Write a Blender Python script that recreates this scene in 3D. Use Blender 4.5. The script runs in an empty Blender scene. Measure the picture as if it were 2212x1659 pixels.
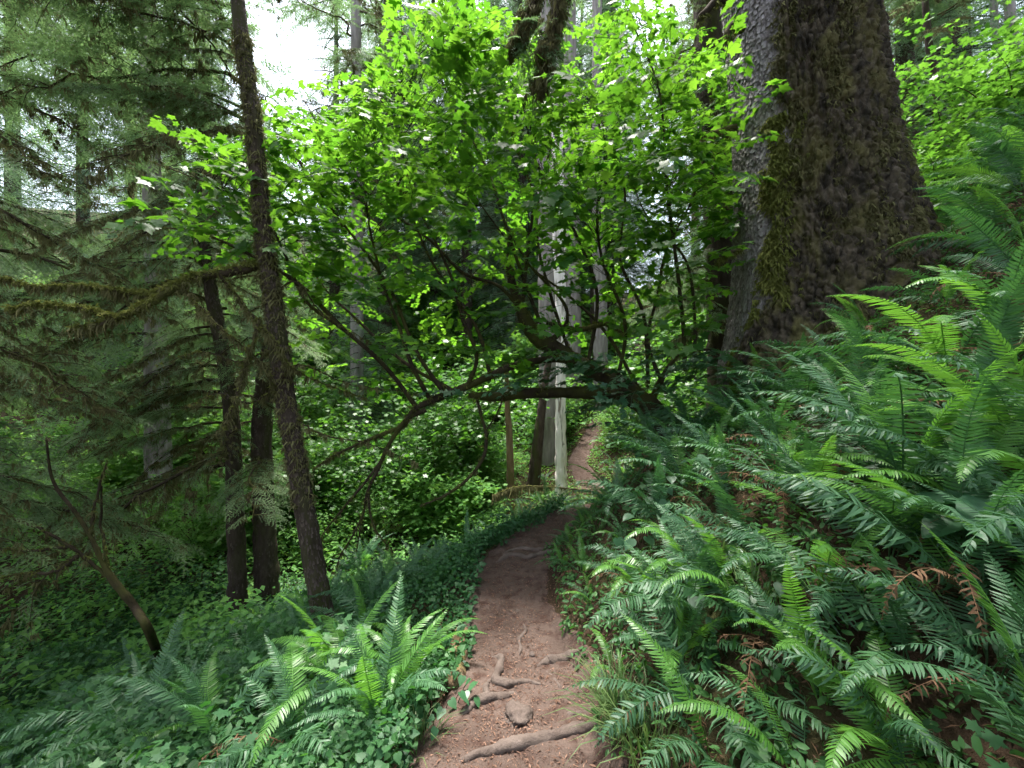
import bpy, math
import numpy as np
from mathutils import Vector, Matrix, Euler
R_ = math.radians
rng = np.random.default_rng(11)
scene = bpy.context.scene
COL = scene.collection

# ------------------------------------------------------------------ camera
FPX, CU, CV, CH = 928.0, 1106.0, 829.5, 1.5      # a 2212 px wide reading of the view
cd = bpy.data.cameras.new('camera'); cd.sensor_width = 36.0
cd.lens = 18.0 / (1106.0 / FPX); cd.clip_start = 0.03; cd.clip_end = 600
cam = bpy.data.objects.new('camera', cd); COL.objects.link(cam)
cam.location = (0, 0, CH); cam.rotation_euler = (R_(90), 0, 0); scene.camera = cam

def W(u, v, d):
    return np.array([(u - CU) / FPX * d, d, CH - (v - CV) / FPX * d])

# ------------------------------------------------------------------ noise
def _hash(i, j, k, s=0):
    n = (i * 374761393 + j * 668265263 + k * 2147483647 + s * 974634777) & 0xffffffff
    n = ((n ^ (n >> 13)) * 1274126177) & 0xffffffff
    n = ((n ^ (n >> 16)) * 2246822519) & 0xffffffff
    return ((n ^ (n >> 15)) & 0xffffff) / float(0xffffff)
def vnoise(x, y, z=0.0, s=0):
    x, y, z = np.broadcast_arrays(np.asarray(x, float), np.asarray(y, float), np.asarray(z, float))
    i = np.floor(x).astype(np.int64); j = np.floor(y).astype(np.int64); k = np.floor(z).astype(np.int64)
    f = x - i; g = y - j; h = z - k
    f = f*f*(3-2*f); g = g*g*(3-2*g); h = h*h*(3-2*h)
    r = 0
    for a in (0, 1):
        for b in (0, 1):
            for c in (0, 1):
                w = (f if a else 1-f) * (g if b else 1-g) * (h if c else 1-h)
                r = r + w * _hash(i+a, j+b, k+c, s)
    return r * 2 - 1
def fbm(x, y, z=0.0, o=4, s=0):
    r = 0; a = 0.5
    for q in range(o):
        r = r + a * vnoise(np.asarray(x)*2**q, np.asarray(y)*2**q, np.asarray(z)*2**q, s+q); a *= .5
    return r
def cell(x, y, s=0):
    """distance to nearest and difference to second nearest feature, and a random id"""
    i = np.floor(x).astype(np.int64); j = np.floor(y).astype(np.int64)
    d1 = np.full(x.shape, 9.); d2 = np.full(x.shape, 9.); idv = np.zeros(x.shape)
    for a in (-1, 0, 1):
        for b in (-1, 0, 1):
            px = i+a+_hash(i+a, j+b, 0, s); py = j+b+_hash(i+a, j+b, 1, s)
            d = np.hypot(px-x, py-y); r = _hash(i+a, j+b, 2, s)
            n = d < d1
            d2 = np.where(n, d1, np.minimum(d2, d)); idv = np.where(n, r, idv); d1 = np.where(n, d, d1)
    return d1, d2-d1, idv

def smooth(a, b, x):
    t = np.clip((np.asarray(x, float)-a)/(b-a), 0, 1); return t*t*(3-2*t)

# ------------------------------------------------------------------ terrain
def xc(y):
    return np.interp(y, [-3, 1.7, 2.1, 2.7, 3.4, 3.8, 4.35, 5, 6, 7, 8.5, 10, 11, 12.3, 13, 14, 15.5, 17, 19, 23, 30, 60],
                     [0, .0, .06, -.03, -.03, .07, .34, .76, 1.5, 2.3, 3.1, 3.2, 2.9, 2.3, 2.3, 2.1, 2.7, 3.3, 4.3, 6.6, 9, 12])
def zc(y):
    return np.interp(y, [-3, 5, 6, 8, 10, 12.5, 13, 14, 15.5, 17, 19, 23, 30, 60],
                     [0, 0, -.15, -.75, -1.25, -1.5, -1.44, -1.06, -.60, -.12, .62, 2.0, 4.2, 13])
def h0(x, y):
    x = np.asarray(x, float); y = np.asarray(y, float)
    s = x - xc(y); hw = np.interp(y, [1.2, 2.4], [.36, .26])
    r = np.maximum(s-hw, 0); l = np.maximum(-s-hw, 0)
    near = 1 - smooth(10, 14, y)
    rise = .88*np.minimum(r, 1.0) + .52*np.clip(r-1.0, 0, 1.4) + .98*np.maximum(r-2.4, 0)
    rise = np.where(rise > 5, 5+(rise-5)*.45, rise) * (.42+.58*near)
    rise = np.minimum(rise, 9+.2*y)
    floor = -2.15 + .5*smooth(4, 12, l)*0 + .48*np.maximum(y-15.5, 0)*(1-smooth(38, 60, y)*.3) + .12*np.maximum(l-9, 0)
    drop = zc(y) - .44*l - .06*np.minimum(l, 1)
    k = .35
    m = np.logaddexp(drop/k, floor/k)*k - k*np.exp(-np.maximum(drop-floor, 0)/k)*.3
    base = np.where(l > 0, m + (zc(y)-(np.logaddexp(zc(y)/k, floor/k)*k - k*np.exp(-np.maximum(zc(y)-floor, 0)/k)*.3))*np.exp(-l*1.5), zc(y))
    return base + rise
def h(x, y):
    x = np.asarray(x, float); y = np.asarray(y, float)
    off = np.clip((np.abs(x-xc(y))-.3)/.7, 0, 1)
    return h0(x, y) + off*(.16*fbm(x*.9, y*.9, 3, 4, 5)+.05*fbm(x*4, y*4, 1, 3, 9))
def hit(u, v, lift=0.0):
    """where the line of sight meets the ground"""
    dx, dz = (u-CU)/FPX, -(v-CV)/FPX
    t = np.arange(.5, 60, .02)
    g = h(dx*t, t)+lift; z = CH+dz*t
    k = np.argmax(z < g)
    return np.array([dx*t[k], t[k], g[k]-lift])

# ------------------------------------------------------------------ mesh building
class Bag:
    def __init__(s): s.V = []; s.T = []; s.n = 0; s.F = {}
    def add(s, V, F, tint=.5, mi=0):
        V = np.asarray(V, np.float32).reshape(-1, 3)
        fl = F if isinstance(F, list) else [F]
        for f in fl:
            f = np.asarray(f, np.int64)
            if f.size: s.F.setdefault((f.shape[1], mi), []).append(f + s.n)
        s.V.append(V)
        s.T.append(np.broadcast_to(np.asarray(tint, np.float32), (len(V),)).copy())
        s.n += len(V); return s
    def build(s, name, mats, parent=None, smooth_=False, link=True):
        if not isinstance(mats, (list, tuple)): mats = [mats]
        me = bpy.data.meshes.new(name)
        V = np.concatenate(s.V) if s.V else np.zeros((0, 3), np.float32)
        me.vertices.add(len(V)); me.vertices.foreach_set('co', V.ravel())
        loops = []; starts = []; mis = []; p = 0
        for (k, mi), fs in s.F.items():
            f = np.concatenate(fs); loops.append(f.ravel())
            starts.append(p+np.arange(len(f))*k); p += f.size; mis.append(np.full(len(f), mi))
        L = np.concatenate(loops); S = np.concatenate(starts); MI = np.concatenate(mis)
        me.loops.add(len(L)); me.loops.foreach_set('vertex_index', L.astype(np.int32))
        me.polygons.add(len(S)); me.polygons.foreach_set('loop_start', S.astype(np.int32))
        me.polygons.foreach_set('material_index', MI.astype(np.int32))
        if smooth_: me.polygons.foreach_set('use_smooth', np.ones(len(S), bool))
        me.update(calc_edges=True)
        at = me.attributes.new('tint', 'FLOAT', 'POINT'); at.data.foreach_set('value', np.concatenate(s.T))
        for m in mats: me.materials.append(m)
        if not link: return me
        return place(name, me, parent)
def place(name, me, parent=None, loc=(0, 0, 0), rot=(0, 0, 0), sc=1.0):
    o = bpy.data.objects.new(name, me); COL.objects.link(o)
    if parent is not None: o.parent = parent
    o.location = loc; o.rotation_euler = rot; o.scale = (sc,)*3 if np.isscalar(sc) else sc
    return o
def tag(o, label=None, cat=None, group=None, kind=None):
    if label: o['label'] = label
    if cat: o['category'] = cat
    if group: o['group'] = group
    if kind: o['kind'] = kind
    return o
def thing(name, loc, label, cat, group=None, rot=(0, 0, 0), sc=1.0):
    return tag(place(name, None, None, tuple(float(c) for c in loc), rot, sc), label, cat, group)

def stamp(bag, tpl, P, M, tint=None, mi=0):
    """tpl=(V,F,T) copied to positions P (k,3) with matrices M (k,3,3)"""
    V, F, T = tpl; P = np.asarray(P); k = len(P)
    if k == 0: return
    VV = np.einsum('kij,nj->kni', M, V) + P[:, None, :]
    n = len(V); offs = (np.arange(k)*n)[:, None, None]
    FF = [(np.asarray(f)[None]+offs).reshape(-1, np.asarray(f).shape[1]) for f in (F if isinstance(F, list) else [F])]
    if tint is None: tint = np.random.default_rng(k).random(k)
    TT = np.clip(np.asarray(tint)[:, None] + (T-.5)[None, :], 0, 1)
    bag.add(VV.reshape(-1, 3), FF, TT.ravel(), mi)
def rotz(a):
    a = np.asarray(a, float); c, s = np.cos(a), np.sin(a); o = np.zeros_like(a); e = np.ones_like(a)
    return np.stack([np.stack([c, -s, o], -1), np.stack([s, c, o], -1), np.stack([o, o, e], -1)], -2)
def roty(a):
    a = np.asarray(a, float); c, s = np.cos(a), np.sin(a); o = np.zeros_like(a); e = np.ones_like(a)
    return np.stack([np.stack([c, o, s], -1), np.stack([o, e, o], -1), np.stack([-s, o, c], -1)], -2)
def rotx(a):
    a = np.asarray(a, float); c, s = np.cos(a), np.sin(a); o = np.zeros_like(a); e = np.ones_like(a)
    return np.stack([np.stack([e, o, o], -1), np.stack([o, c, -s], -1), np.stack([o, s, c], -1)], -2)
def frames(T):
    T = np.asarray(T, float); T = T/np.linalg.norm(T, axis=-1, keepdims=True)
    up = np.where(np.abs(T[:, 2:3]) > .95, np.array([[1., 0, 0]]), np.array([[0, 0, 1.]]))
    S = np.cross(up, T); S /= np.linalg.norm(S, axis=-1, keepdims=True); U = np.cross(T, S)
    return np.stack([T, S, U], -1)          # columns: x=along, y=side, z=up
def resample(P, n):
    P = np.asarray(P, float); k = len(P)
    if k < 3: 
        t = np.linspace(0, 1, n)[:, None]; return P[0]*(1-t)+P[-1]*t
    Q = np.vstack([2*P[0]-P[1], P, 2*P[-1]-P[-2]])
    u = np.linspace(0, k-1-1e-9, n); i = u.astype(int); f = (u-i)[:, None]
    a, b, c, d = Q[i], Q[i+1], Q[i+2], Q[i+3]
    return .5*((2*b)+(-a+c)*f+(2*a-5*b+4*c-d)*f**2+(-a+3*b-3*c+d)*f**3)
def tube(bag, P, r, ns=8, rough=0.0, fs=8.0, tint=.5, mi=0, cap=True, seed=0):
    P = np.asarray(P, float); n = len(P); r = np.broadcast_to(np.asarray(r, float), (n,))
    T = np.gradient(P, axis=0); T /= np.linalg.norm(T, axis=1, keepdims=True)+1e-9
    N = np.zeros_like(P); a = np.array([0, 0, 1.]) if abs(T[0, 2]) < .9 else np.array([1., 0, 0])
    N[0] = np.cross(T[0], a); N[0] /= np.linalg.norm(N[0])
    for i in range(1, n):
        v = N[i-1]-T[i]*np.dot(N[i-1], T[i]); N[i] = v/(np.linalg.norm(v)+1e-9)
    B = np.cross(T, N); ph = np.arange(ns)/ns*2*np.pi
    D = N[:, None]*np.cos(ph)[None, :, None]+B[:, None]*np.sin(ph)[None, :, None]
    V = P[:, None]+D*r[:, None, None]
    if rough:
        q = fbm(V[..., 0]*fs, V[..., 1]*fs, V[..., 2]*fs, 3, seed)
        V = V+D*(q*rough)[..., None]*r[:, None, None]
    i = np.arange(n-1)[:, None]*ns; j = np.arange(ns)[None]; j2 = (j+1) % ns
    F = np.stack([i+j, i+j2, i+ns+j2, i+ns+j], -1).reshape(-1, 4)
    V = V.reshape(-1, 3); fl = [F]
    if cap:
        V = np.vstack([V, P[-1]+T[-1]*r[-1]*.6]); e = (n-1)*ns; jj = np.arange(ns)
        fl.append(np.stack([e+jj, e+(jj+1) % ns, np.full(ns, n*ns)], -1))
    bag.add(V, fl, tint, mi)

# ------------------------------------------------------------------ materials
def newmat(name):
    m = bpy.data.materials.new(name); m.use_nodes = True; nt = m.node_tree
    for n in list(nt.nodes): nt.nodes.remove(n)
    return m, nt, nt.nodes, nt.links
def mixc(N, L, fac, a, b):
    m = N.new('ShaderNodeMix'); m.data_type = 'RGBA'
    for s, v in ((m.inputs[0], fac), (m.inputs[6], a), (m.inputs[7], b)):
        if hasattr(v, 'is_output'): L.new(v, s)
        elif isinstance(v, (tuple, list)): s.default_value = (*v, 1)
        else: s.default_value = v
    return m.outputs[2]
def ramp(N, L, src, a, b):
    m = N.new('ShaderNodeMapRange'); m.inputs[1].default_value = a; m.inputs[2].default_value = b; m.clamp = True
    L.new(src, m.inputs[0]); return m.outputs[0]
def noise(N, L, scale, detail=4, vec=None, rough=.55):
    n = N.new('ShaderNodeTexNoise'); n.inputs['Scale'].default_value = scale; n.inputs['Detail'].default_value = detail
    n.inputs['Roughness'].default_value = rough
    if vec is None:
        tc = N.new('ShaderNodeTexCoord'); vec = tc.outputs['Object']
    L.new(vec, n.inputs['Vector']); return n.outputs['Fac']
def leafmat(name, c1, c2, t1, t2, rough=.42, tr=.4, spec=.5, objvar=.25):
    """c1..c2 leaf colour range, t1..t2 colour of the light that comes through"""
    m, nt, N, L = newmat(name)
    at = N.new('ShaderNodeAttribute'); at.attribute_name = 'tint'
    oi = N.new('ShaderNodeObjectInfo')
    mm = N.new('ShaderNodeMath'); mm.operation = 'MULTIPLY_ADD'; L.new(oi.outputs['Random'], mm.inputs[0])
    mm.inputs[1].default_value = objvar*2; L.new(at.outputs['Fac'], mm.inputs[2])
    m2 = N.new('ShaderNodeMath'); m2.operation = 'SUBTRACT'; m2.use_clamp = True
    L.new(mm.outputs[0], m2.inputs[0]); m2.inputs[1].default_value = objvar
    col = mixc(N, L, m2.outputs[0], c1, c2); tc = mixc(N, L, m2.outputs[0], t1, t2)
    p = N.new('ShaderNodeBsdfPrincipled'); L.new(col, p.inputs['Base Color'])
    p.inputs['Roughness'].default_value = rough; p.inputs['Specular IOR Level'].default_value = spec
    t = N.new('ShaderNodeBsdfTranslucent'); L.new(tc, t.inputs['Color'])
    mx = N.new('ShaderNodeMixShader'); mx.inputs[0].default_value = tr
    L.new(p.outputs[0], mx.inputs[1]); L.new(t.outputs[0], mx.inputs[2])
    o = N.new('ShaderNodeOutputMaterial'); L.new(mx.outputs[0], o.inputs[0]); return m
def solid(name, c1, c2, rough=.9, scale=9, bump=.4, bs=40, dist=.01, spec=.2, stretch=None, c3=None, c3s=3, c3r=(.5, .65)):
    m, nt, N, L = newmat(name)
    tc = N.new('ShaderNodeTexCoord'); vec = tc.outputs['Object']
    if stretch:
        mp = N.new('ShaderNodeMapping'); mp.inputs['Scale'].default_value = stretch; L.new(vec, mp.inputs[0]); vec = mp.outputs[0]
    f = ramp(N, L, noise(N, L, scale, 5, vec), .3, .7)
    col = mixc(N, L, f, c1, c2)
    if c3: col = mixc(N, L, ramp(N, L, noise(N, L, c3s, 4, vec if stretch else None), *c3r), col, c3)
    at = N.new('ShaderNodeAttribute'); at.attribute_name = 'tint'
    mr = N.new('ShaderNodeMapRange'); mr.inputs[3].default_value = .6; mr.inputs[4].default_value = 1.4; L.new(at.outputs['Fac'], mr.inputs[0])
    hs = N.new('ShaderNodeHueSaturation'); L.new(col, hs.inputs['Color']); L.new(mr.outputs[0], hs.inputs['Value']); col = hs.outputs[0]
    p = N.new('ShaderNodeBsdfPrincipled'); L.new(col, p.inputs['Base Color'])
    p.inputs['Roughness'].default_value = rough; p.inputs['Specular IOR Level'].default_value = spec
    b = N.new('ShaderNodeBump'); b.inputs['Strength'].default_value = bump; b.inputs['Distance'].default_value = dist
    L.new(noise(N, L, bs, 6, vec, .65), b.inputs['Height']); L.new(b.outputs[0], p.inputs['Normal'])
    o = N.new('ShaderNodeOutputMaterial'); L.new(p.outputs[0], o.inputs[0]); return m

M = {}
M['frond'] = leafmat('fern_green', (.026, .078, .038), (.058, .145, .056), (.045, .155, .035), (.09, .26, .04), .50, .28, .42, .3)
M['frond_new'] = leafmat('fern_fresh_green', (.06, .17, .03), (.10, .25, .04), (.10, .30, .03), (.20, .45, .04), .42, .42, .5, .2)
M['frond_dead'] = leafmat('fern_dead_brown', (.07, .038, .022), (.19, .11, .060), (.07, .04, .02), (.15, .09, .04), .8, .2, .2, .3)
M['maple'] = leafmat('maple_leaf', (.022, .085, .014), (.060, .150, .018), (.085, .25, .014), (.19, .40, .026), .42, .54, .35, .05)
M['shade_maple'] = leafmat('shaded_broad_leaf', (.02, .075, .035), (.045, .125, .05), (.04, .15, .03), (.07, .20, .04), .45, .25, .45, .1)  # darker maple leaf with its shade in the colour; broad plants share it
M['shrub'] = leafmat('shrub_leaf', (.06, .18, .035), (.14, .30, .06), (.13, .34, .04), (.27, .49, .07), .6, .42, .3, .3)
M['sapling'] = leafmat('sapling_leaf', (.035, .11, .02), (.075, .18, .03), (.06, .19, .015), (.15, .34, .03), .42, .42, .4, .2)
M['cover'] = leafmat('cover_leaf', (.022, .08, .028), (.065, .165, .045), (.04, .16, .02), (.10, .28, .03), .55, .35, .3, .3)
M['needle'] = leafmat('conifer_needle', (.08, .13, .065), (.17, .25, .11), (.10, .19, .07), (.19, .32, .10), .6, .4, .3, .25)
M['needle_far'] = leafmat('far_conifer_needle', (.07, .13, .08), (.14, .23, .12), (.08, .16, .07), (.15, .26, .10), .6, .35, .3, .3)
M['moss'] = leafmat('hanging_moss', (.08, .072, .034), (.20, .19, .085), (.08, .08, .035), (.16, .16, .07), .9, .3, .1, .2)
M['moss_green'] = leafmat('green_moss', (.07, .08, .022), (.18, .19, .05), (.06, .07, .015), (.13, .15, .03), .9, .25, .1, .1)
M['grass'] = leafmat('grass_blade', (.05, .10, .03), (.12, .18, .06), (.07, .15, .03), (.14, .24, .05), .5, .35, .4, .1)
M['bark_dark'] = solid('dark_bark', (.030, .021, .016), (.075, .056, .044), .92, 14, .9, 55, .02, .15, (1, 1, .3), (.05, .055, .018), 3.2, (.5, .7))
M['bark_grey'] = solid('grey_bark', (.15, .13, .12), (.30, .27, .25), .9, 10, .8, 30, .03, .2, (1, 1, .15))
M['bark_pale'] = solid('bleached_wood', (.74, .65, .62), (.90, .83, .80), .85, 12, .8, 26, .03, .25, (1, 1, .10), (.22, .17, .14), 9, (.52, .62))
M['branch'] = solid('mossy_branch', (.024, .018, .012), (.055, .042, .028), .95, 12, .8, 70, .01, .1, None, (.06, .062, .018), 2.6, (.45, .65))
M['twig'] = solid('twig_bark', (.018, .022, .012), (.04, .04, .022), .9, 20, .3, 90, .004, .1)
M['root'] = solid('root_bark', (.068, .049, .041), (.135, .104, .089), .88, 9, .7, 60, .012, .2)
M['log'] = solid('mossy_log_bark', (.12, .075, .045), (.24, .16, .10), .95, 9, .8, 50, .02, .1, (1, 1, .3), (.09, .085, .025), 6, (.5, .7))
M['soil'] = solid('forest_soil', (.022, .014, .009), (.07, .045, .028), .97, 5, 1, 30, .04, .1, None, (.05, .055, .02), 1.3, (.45, .65))
M['trail'] = solid('trail_dirt', (.062, .042, .034), (.118, .084, .070), .95, 3.2, .9, 48, .018, .12, None, (.055, .032, .025), 14, (.48, .66))
M['chip'] = leafmat('leaf_litter_chip', (.05, .024, .016), (.34, .20, .14), (.05, .02, .01), (.1, .05, .03), .85, .05, .2, 0)

# spruce bark: grey scaly plates on the open side, dark under moss elsewhere (colour lives in the surface)
def spruce_mat():
    m, nt, N, L = newmat('spruce_bark')
    at = N.new('ShaderNodeAttribute'); at.attribute_name = 'tint'      # 0 = bare grey bark, 1 = mossy bark
    tc = N.new('ShaderNodeTexCoord'); mp = N.new('ShaderNodeMapping'); mp.inputs['Scale'].default_value = (1, 1, .55)
    L.new(tc.outputs['Object'], mp.inputs[0]); v = mp.outputs[0]
    g = mixc(N, L, ramp(N, L, noise(N, L, 22, 5, v), .35, .68), (.09, .075, .073), (.30, .265, .27))
    d = mixc(N, L, ramp(N, L, noise(N, L, 12, 6, v), .38, .66), (.020, .016, .011), (.105, .082, .058))
    d = mixc(N, L, ramp(N, L, noise(N, L, 3.5, 6, v), .48, .62), d, (.105, .092, .036))
    col = mixc(N, L, at.outputs['Fac'], g, d)
    p = N.new('ShaderNodeBsdfPrincipled'); L.new(col, p.inputs['Base Color']); p.inputs['Roughness'].default_value = .88
    p.inputs['Specular IOR Level'].default_value = .25
    b = N.new('ShaderNodeBump'); b.inputs['Strength'].default_value = .9; b.inputs['Distance'].default_value = .02
    L.new(noise(N, L, 45, 7, v, .7), b.inputs['Height']); L.new(b.outputs[0], p.inputs['Normal'])
    o = N.new('ShaderNodeOutputMaterial'); L.new(p.outputs[0], o.inputs[0]); return m
M['spruce'] = spruce_mat()
M['flake'] = leafmat('bark_flake', (.06, .05, .05), (.34, .31, .32), (0, 0, 0), (0, 0, 0), .8, 0.0, .3, 0)

# ------------------------------------------------------------------ leaf templates
def star_leaf():
    half = [(0, 0), (.10, -.03), (.40, -.20), (.36, .00), (.47, .06), (.34, .17), (.55, .30), (.78, .52), (.56, .52), (.54, .66),
            (.28, .58), (.32, .76), (.17, .78), (0, 1.12)]
    pts = half+[(-x, y) for x, y in half[-2:0:-1]]
    P = np.array([(0, .30)]+pts); n = len(pts)
    V = np.zeros((n+1, 3)); V[:, 0] = P[:, 1]; V[:, 1] = P[:, 0]
    V[:, 2] = -.13*(P[:, 0]**2+(P[:, 1]-.3)**2)+.05*np.abs(P[:, 0])
    i = np.arange(n); F = np.stack([np.zeros(n, int), 1+i, 1+(i+1) % n], -1)
    T = np.full(n+1, .5); T[0] = .42
    return V, F, T
def heart_leaf():
    half = [(0, .05), (.18, -.08), (.42, .05), (.48, .30), (.34, .62), (.14, .88), (0, 1.08)]
    pts = half+[(-x, y) for x, y in half[-2:0:-1]]; n = len(pts)
    P = np.array([(0, .35)]+pts); V = np.zeros((n+1, 3)); V[:, 0] = P[:, 1]; V[:, 1] = P[:, 0]
    V[:, 2] = .10*np.abs(P[:, 0])-.16*P[:, 1]**2
    i = np.arange(n); return V, np.stack([np.zeros(n, int), 1+i, 1+(i+1) % n], -1), np.full(n+1, .5)
def oval_leaf():
    V = np.array([(0, 0, 0), (.35, .23, .03), (.75, .2, .0), (1.05, 0, -.12), (.75, -.2, .0), (.35, -.23, .03), (.5, 0, -.02)])
    F = np.array([(6, 0, 5), (6, 5, 4), (6, 4, 3), (6, 3, 2), (6, 2, 1), (6, 1, 0)]); return V, F, np.full(7, .5)
def diamond_leaf():
    V = np.array([(0, 0, 0), (.5, .3, .05), (1.05, 0, -.1), (.5, -.3, .05)])
    return V, np.array([(0, 1, 2), (0, 2, 3)]), np.full(4, .5)
def merge(parts):
    V = []; F = []; T = []; n = 0
    for v, f, t in parts:
        V.append(v); T.append(t); F.append(np.asarray(f)+n); n += len(v)
    return np.vstack(V), np.vstack(F), np.concatenate(T)
def xf(tp, P, Mx, dt=0.0):
    return tp[0] @ np.asarray(Mx).T+np.asarray(P), tp[1], tp[2]+dt
def thin_tri_tube(P, r):
    """three sided twig, triangles only"""
    b = Bag(); tube(b, P, r, 3, cap=False); V = np.concatenate(b.V); Q = np.concatenate(b.F[(4, 0)])
    return V, np.vstack([Q[:, [0, 1, 2]], Q[:, [0, 2, 3]]]), np.full(len(V), .5)
SL, HL, OL, DL = star_leaf(), heart_leaf(), oval_leaf(), diamond_leaf()
def random_M(k, size, tilt, r=None, yaw=None):
    r = r or rng
    yaw = r.uniform(0, 2*np.pi, k) if yaw is None else yaw
    return rotz(yaw) @ roty(r.normal(.15, tilt, k)) @ rotx(r.normal(0, tilt, k)) * np.asarray(size)[..., None, None]
def maple_spray(seed, nl=16, leaf=.076, L=.60):
    r = np.random.default_rng(seed); parts = []
    t = np.linspace(0, 1, 6); ax = np.stack([t*L, .06*np.sin(t*3+seed)*L, .03*t-.10*t*t], -1)
    tw = thin_tri_tube(ax, np.linspace(.004, .0015, 6)); parts.append((tw[0], tw[1], tw[2]-.5))
    for i in range(nl):
        f = .12+.88*(i//2)/(nl//2); f = min(f, 1); p = np.array([np.interp(f, t, ax[:, q]) for q in range(3)])
        side = 1 if i % 2 else -1
        ang = side*(R_(62)-R_(35)*f)+r.normal(0, .22) if i < nl-1 else r.normal(0, .1)
        pet = .07*r.uniform(.6, 1.3); d = np.array([math.cos(ang), math.sin(ang), .1]); q = p+d*pet
        parts.append(xf((*thin_tri_tube(np.array([p, q]), [.0012, .001])[:2], np.full(6, 0.)), (0, 0, 0), np.eye(3)))
        s = leaf*r.uniform(.4, 1.4)*(1 if f < .9 else .8)
        Mx = rotz(ang+r.normal(0, .2)) @ roty(.28+r.normal(0, .28)) @ rotx(r.normal(0, .32))*s
        parts.append(xf(SL, q, Mx, r.normal(0, .16)))
    return merge(parts)
def cluster(tpl, n, rad, size, seed, tilt=.35, hgt=.3):
    r = np.random.default_rng(seed); parts = []
    for i in range(n):
        a = r.uniform(0, 6.28); q = rad*math.sqrt(r.random())
        P = (q*math.cos(a), q*math.sin(a), hgt*r.uniform(.2, 1)*rad)
        Mx = rotz(a+r.normal(0, .5)) @ roty(.2+r.normal(0, tilt)) @ rotx(r.normal(0, tilt))*size*r.uniform(.6, 1.3)
        parts.append(xf(tpl, P, Mx, r.normal(0, .2)))
    return merge(parts)

# ------------------------------------------------------------------ fern fronds
def frond_mesh(name, mats, seed, e0, e1, wid=.105, npair=44, twist=0.0, curl=0.0, stalk=.1, crisp=0.0):
    """one frond of unit length that leaves the crown along +X and arches over"""
    r = np.random.default_rng(seed); n = 26; t = np.linspace(0, 1, n)
    el = R_(e0)+(R_(e1)-R_(e0))*t**1.25-curl*np.maximum(t-.8, 0)*12
    az = twist*t**1.5
    d = np.stack([np.cos(el)*np.cos(az), np.cos(el)*np.sin(az), np.sin(el)], -1)
    P = np.vstack([[0, 0, 0], np.cumsum((d[1:]+d[:-1])/2/(n-1), axis=0)])
    b = Bag(); tube(b, P, np.linspace(.0048, .0010, n), 4, cap=False, tint=.95)
    Fm = frames(d)
    V = []; F = []; T = []; c = 0
    for i in range(npair):
        f = stalk+(1-stalk)*(i+.5)/npair; g = (f-stalk)/(1-stalk)
        ln = wid*min(1, .55+2.2*g)*(1-max(0, g-.45)/.55*1.0)**.72 if g > .45 else wid*min(1, .62+1.5*g)
        ln = max(ln, .006)
        p = np.array([np.interp(f, t, P[:, q]) for q in range(3)]); k = min(int(f*(n-1)), n-1)
        fx, fy, fz = Fm[k][:, 0], Fm[k][:, 1], Fm[k][:, 2]
        for s in (-1, 1):
            if crisp and r.random() < crisp*.5: continue
            l = ln*r.uniform(.9, 1.06); sw = R_(14+26*g)+r.normal(0, .05+crisp*.5); dr = R_(14)+r.normal(0, .08+crisp*.6)
            ax = fx*math.sin(sw)+fy*s*math.cos(sw); ax = ax*math.cos(dr)-fz*math.sin(dr)
            w = min(.0125, (1-stalk)/npair*.60)*(1 if l > .03 else max(.4, l/.03))
            wv = fx*math.cos(sw)-fy*s*math.sin(sw)*.5; wv = wv/np.linalg.norm(wv)
            roll = r.normal(.12, .14+crisp); wv = wv*math.cos(roll)+fz*math.sin(roll)*s*-1
            tip = ax*l-fz*l*(.10+crisp*.4)+fx*l*.10
            V += [p-wv*w*.40, p+wv*w*.55, p+ax*l*.35-wv*w*.60-fz*l*.00, p+ax*l*.35+wv*w*.55, p+ax*l*.75-wv*w*.45-fz*l*.03+fx*l*.03, p+ax*l*.75+wv*w*.38-fz*l*.03+fx*l*.03, p+tip]
            F += [(c, c+2, c+3), (c, c+3, c+1), (c+2, c+4, c+5), (c+2, c+5, c+3), (c+4, c+6, c+5)]
            tt = .5+r.normal(0, .09)+.12*(g-.5); T += [tt]*7; c += 7
    b.add(np.array(V), np.array(F), np.clip(T, 0, 1))
    return b.build(name, mats, link=False)
SHAPES = [(1, 62, -28, .0), (2, 50, -38, .35), (3, 72, -5, -.3), (4, 42, -52, .2), (5, 58, -15, -.45), (6, 78, 30, .15), (7, 34, -30, -.2), (8, 66, -48, .4)]
FR = [frond_mesh('frond', M['frond'], a, b, c, twist=t, wid=.10+.012*(a % 3), crisp=[0, .12, .2][a % 3]) for a, b, c, t in SHAPES]
FN = [frond_mesh('frond', M['frond_new'], a+20, b, c, twist=t, wid=.105) for a, b, c, t in SHAPES]
FD = [frond_mesh('frond', M['frond_dead'], a+40, b, c, twist=t, wid=.075, crisp=.5, npair=34, curl=.5) for a, b, c, t in [(1, 20, -85, .3), (2, -5, -88, -.4), (3, 40, -70, .5)]]

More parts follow.
